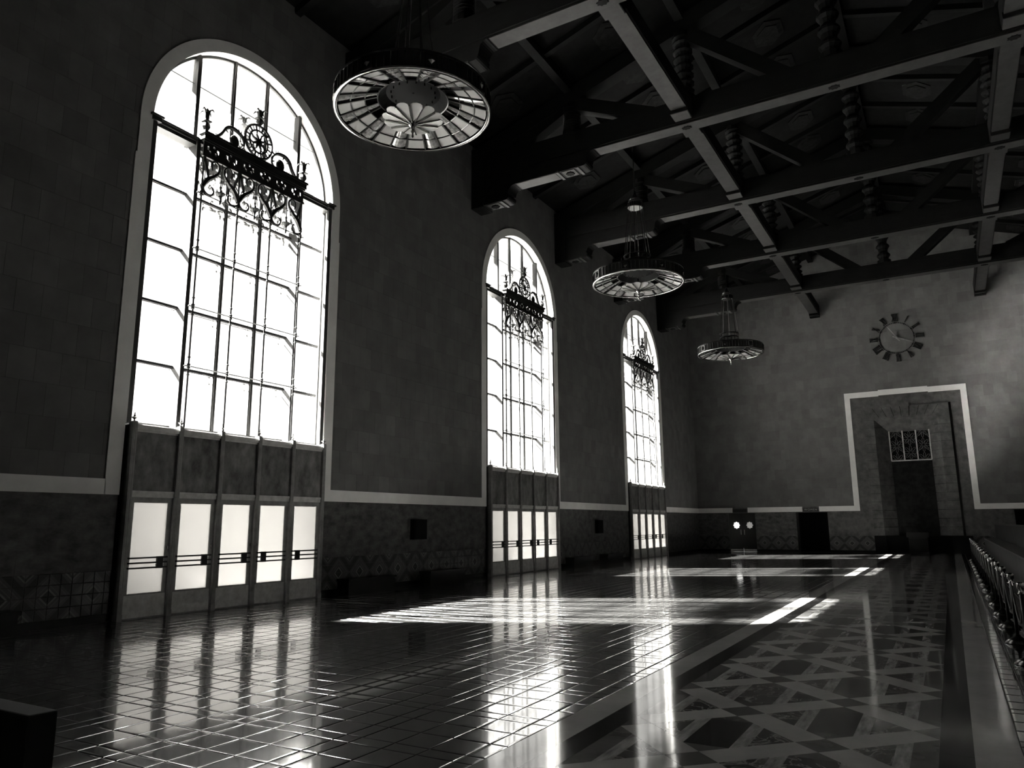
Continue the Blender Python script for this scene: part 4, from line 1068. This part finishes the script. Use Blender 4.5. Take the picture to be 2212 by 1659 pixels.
# ================================================================== BENCHES, WALL CABINETS, COUNTERS
def bench(y0, y1, label):
    t = thing('wall_bench', (XW + .24, (y0 + y1) / 2, 0), label, 'bench', 'box benches along the left wall')
    q = MB(); q.box(XW + .014, XW + .46, y0, y1, .34, .41); q.build('seat', M_BLACK, t)
    q = MB(); q.box(XW + .014, XW + .42, y0 + .03, y1 - .03, 0, .34); q.build('base', M_BLACK, t)
for y0, y1, l in ((5.2, 7.25, 'low black box bench at the left edge, beside the nearest door screen'), (15.44, 17.44, 'low black box bench just right of the nearest door screen'), (19.1, 21.06, 'low black box bench just left of the middle door screen'),
                  (29.36, 31.36, 'low black box bench just right of the middle door screen'), (33.0, 34.97, 'low black box bench just left of the farthest door screen')): bench(y0, y1, l)
for y0, y1, l in ((18.62, 19.27, 'dark box with slotted sides on the wall between nearest and middle windows'), (32.62, 33.22, 'dark box with slotted sides on the wall between middle and farthest windows')):
    t = thing('wall_box', (XW, (y0 + y1) / 2, 1.38), l, 'wall box')
    q = MB(); q.box(XW, XW + .16, y0, y1, 1.38, 1.99); q.build('body', M_DARK, t)
    q = MB(); q.box(XW + .16, XW + .175, y0 + .05, y1 - .05, 1.43, 1.94); q.build('front', M_DARK, t)
    for k in range(8): q = MB(); q.box(XW + .05, XW + .13, y1, y1 + .008, 1.43 + .065 * k, 1.465 + .065 * k); q.build('slot', M_BRZ, t)
t = thing('bench', (-5.5, 2.6, 0), 'dark wooden bench back cut off by the lower left corner', 'bench')
def rbox(x0, x1, y0, y1, z0, z1, name, m, par, bv=.012):
    o = MB().box(x0, x1, y0, y1, z0, z1).build(name, m, par); b = o.modifiers.new('bevel', 'BEVEL'); b.width = bv; b.segments = 2; return o
M_BENCH = mat('dark_bench_wood', .015, .75, .1)
rbox(-6.9, -4.668, 2.515, 2.687, 0, .75, 'backrest', M_BENCH, t); rbox(-6.9, -4.70, 1.95, 2.515, .38, .45, 'seat', M_BENCH, t); rbox(-6.85, -4.75, 2.05, 2.515, 0, .38, 'base', M_BENCH, t)
# ticket counter and tall partition behind the ropes
def fluted(name, x, y0, y1, z1, d, label, cat, pitch, top):
    t = thing(name, (x + d / 2, (y0 + y1) / 2, 0), label, cat)
    q = MB(); q.box(x + .03, x + d, y0, y1, .0, z1 - .05); q.build('body', M_CNT, t)
    n = int((y1 - y0) / pitch); q = MB(); q.tube([(x + .03, 0, .10), (x + .03, 0, z1 - .06)], pitch * .42, 8); me = q.mesh('flute', M_CNT); me.polygons.foreach_set('use_smooth', [True] * len(me.polygons))
    for k in range(n): link('flute', me, (0, y0 + pitch * (k + .5), 0), t)
    q = MB(); q.box(x - .02, x + d + .02, y0 - .02, y1 + .02, z1 - .05, z1); q.build('top', top, t)
    q = MB(); q.box(x - .01, x + d, y0, y1, 0, .10); q.build('plinth', M_BLACK, t)
fluted('ticket_counter', 1.28, 13.0, 41.9, 1.02, .45, 'low fluted ticket counter behind the roped posts', 'counter', .12, M_CNT)
fluted('partition', 1.95, 20.0, 46.3, 1.66, .12, 'tall fluted partition rising behind the ticket counter', 'partition', .16, M_CNT)

# ================================================================== STANCHIONS AND ROPES
SY = [11.87 + 1.965 * i for i in range(16)]; SX = .69
def make_stanchion(y):
    t = thing('stanchion', (SX, y, 0), '', 'stanchion', 'rope posts in a row')
    q = MB(); q.lathe([(.175, 0), (.178, .012), (.165, .022), (.168, .03), (.14, .045), (.142, .052), (.10, .07), (.07, .085), (.04, .11), (.03, .13)], (SX, y, 0), 24); q.build('base', M_POST, t, True)
    q = MB(); q.lathe([(.026, .12), (.026, .96)], (SX, y, 0), 12); q.build('post', M_CHB, t, True)
    q = MB(); q.lathe([(.026, .86), (.042, .87), (.042, .885), (.03, .89), (.03, .93), (.046, .94), (.048, 1.0), (.04, 1.015), (.01, 1.025)], (SX, y, 0), 14); q.build('cap', M_CHR, t, True)
    q = MB()
    for s_ in (-1, 1): q.tube([(SX, y + s_ * .03, .91), (SX, y + s_ * .055, .925), (SX, y + s_ * .07, .90), (SX, y + s_ * .055, .88)], .008, 5)
    q.build('hook', M_CHR, t)
    return t
st0 = make_stanchion(SY[0])
for i, y in enumerate(SY):
    a = st0 if i == 0 else copy_tree(st0, None, (0, y - SY[0], 0)); a['label'] = '%s rope post from the camera in the row along the right' % ORD[i]
def make_rope(y0, y1):
    t = thing('barrier_rope', (SX, (y0 + y1) / 2, .4), '', 'rope', 'ropes between the posts')
    n = 18; pts = []; 
    for k in range(n + 1):
        f = k / n; u = 2 * f - 1; pts.append((SX, y0 + .07 + (y1 - y0 - .14) * f, .895 - .48 * (math.cosh(1.6) - math.cosh(1.6 * u)) / (math.cosh(1.6) - 1)))
    q = MB(); q.tube(pts, .016, 7); q.build('cord', M_ROPE, t, True)
    for a, b in ((pts[0], pts[1]), (pts[-1], pts[-2])):
        q = MB(); A = Vector(a); B = Vector(b); q.tube([A, A + (B - A).normalized() * .08], .022, 8); q.build('ferrule', M_CHR, t)
    return t
r0 = make_rope(SY[0], SY[1])
for i in range(15):
    a = r0 if i == 0 else copy_tree(r0, None, (0, SY[i] - SY[0], 0)); a['label'] = 'sagging rope between the %s and %s posts from the camera' % (ORD[i], ORD[i + 1])
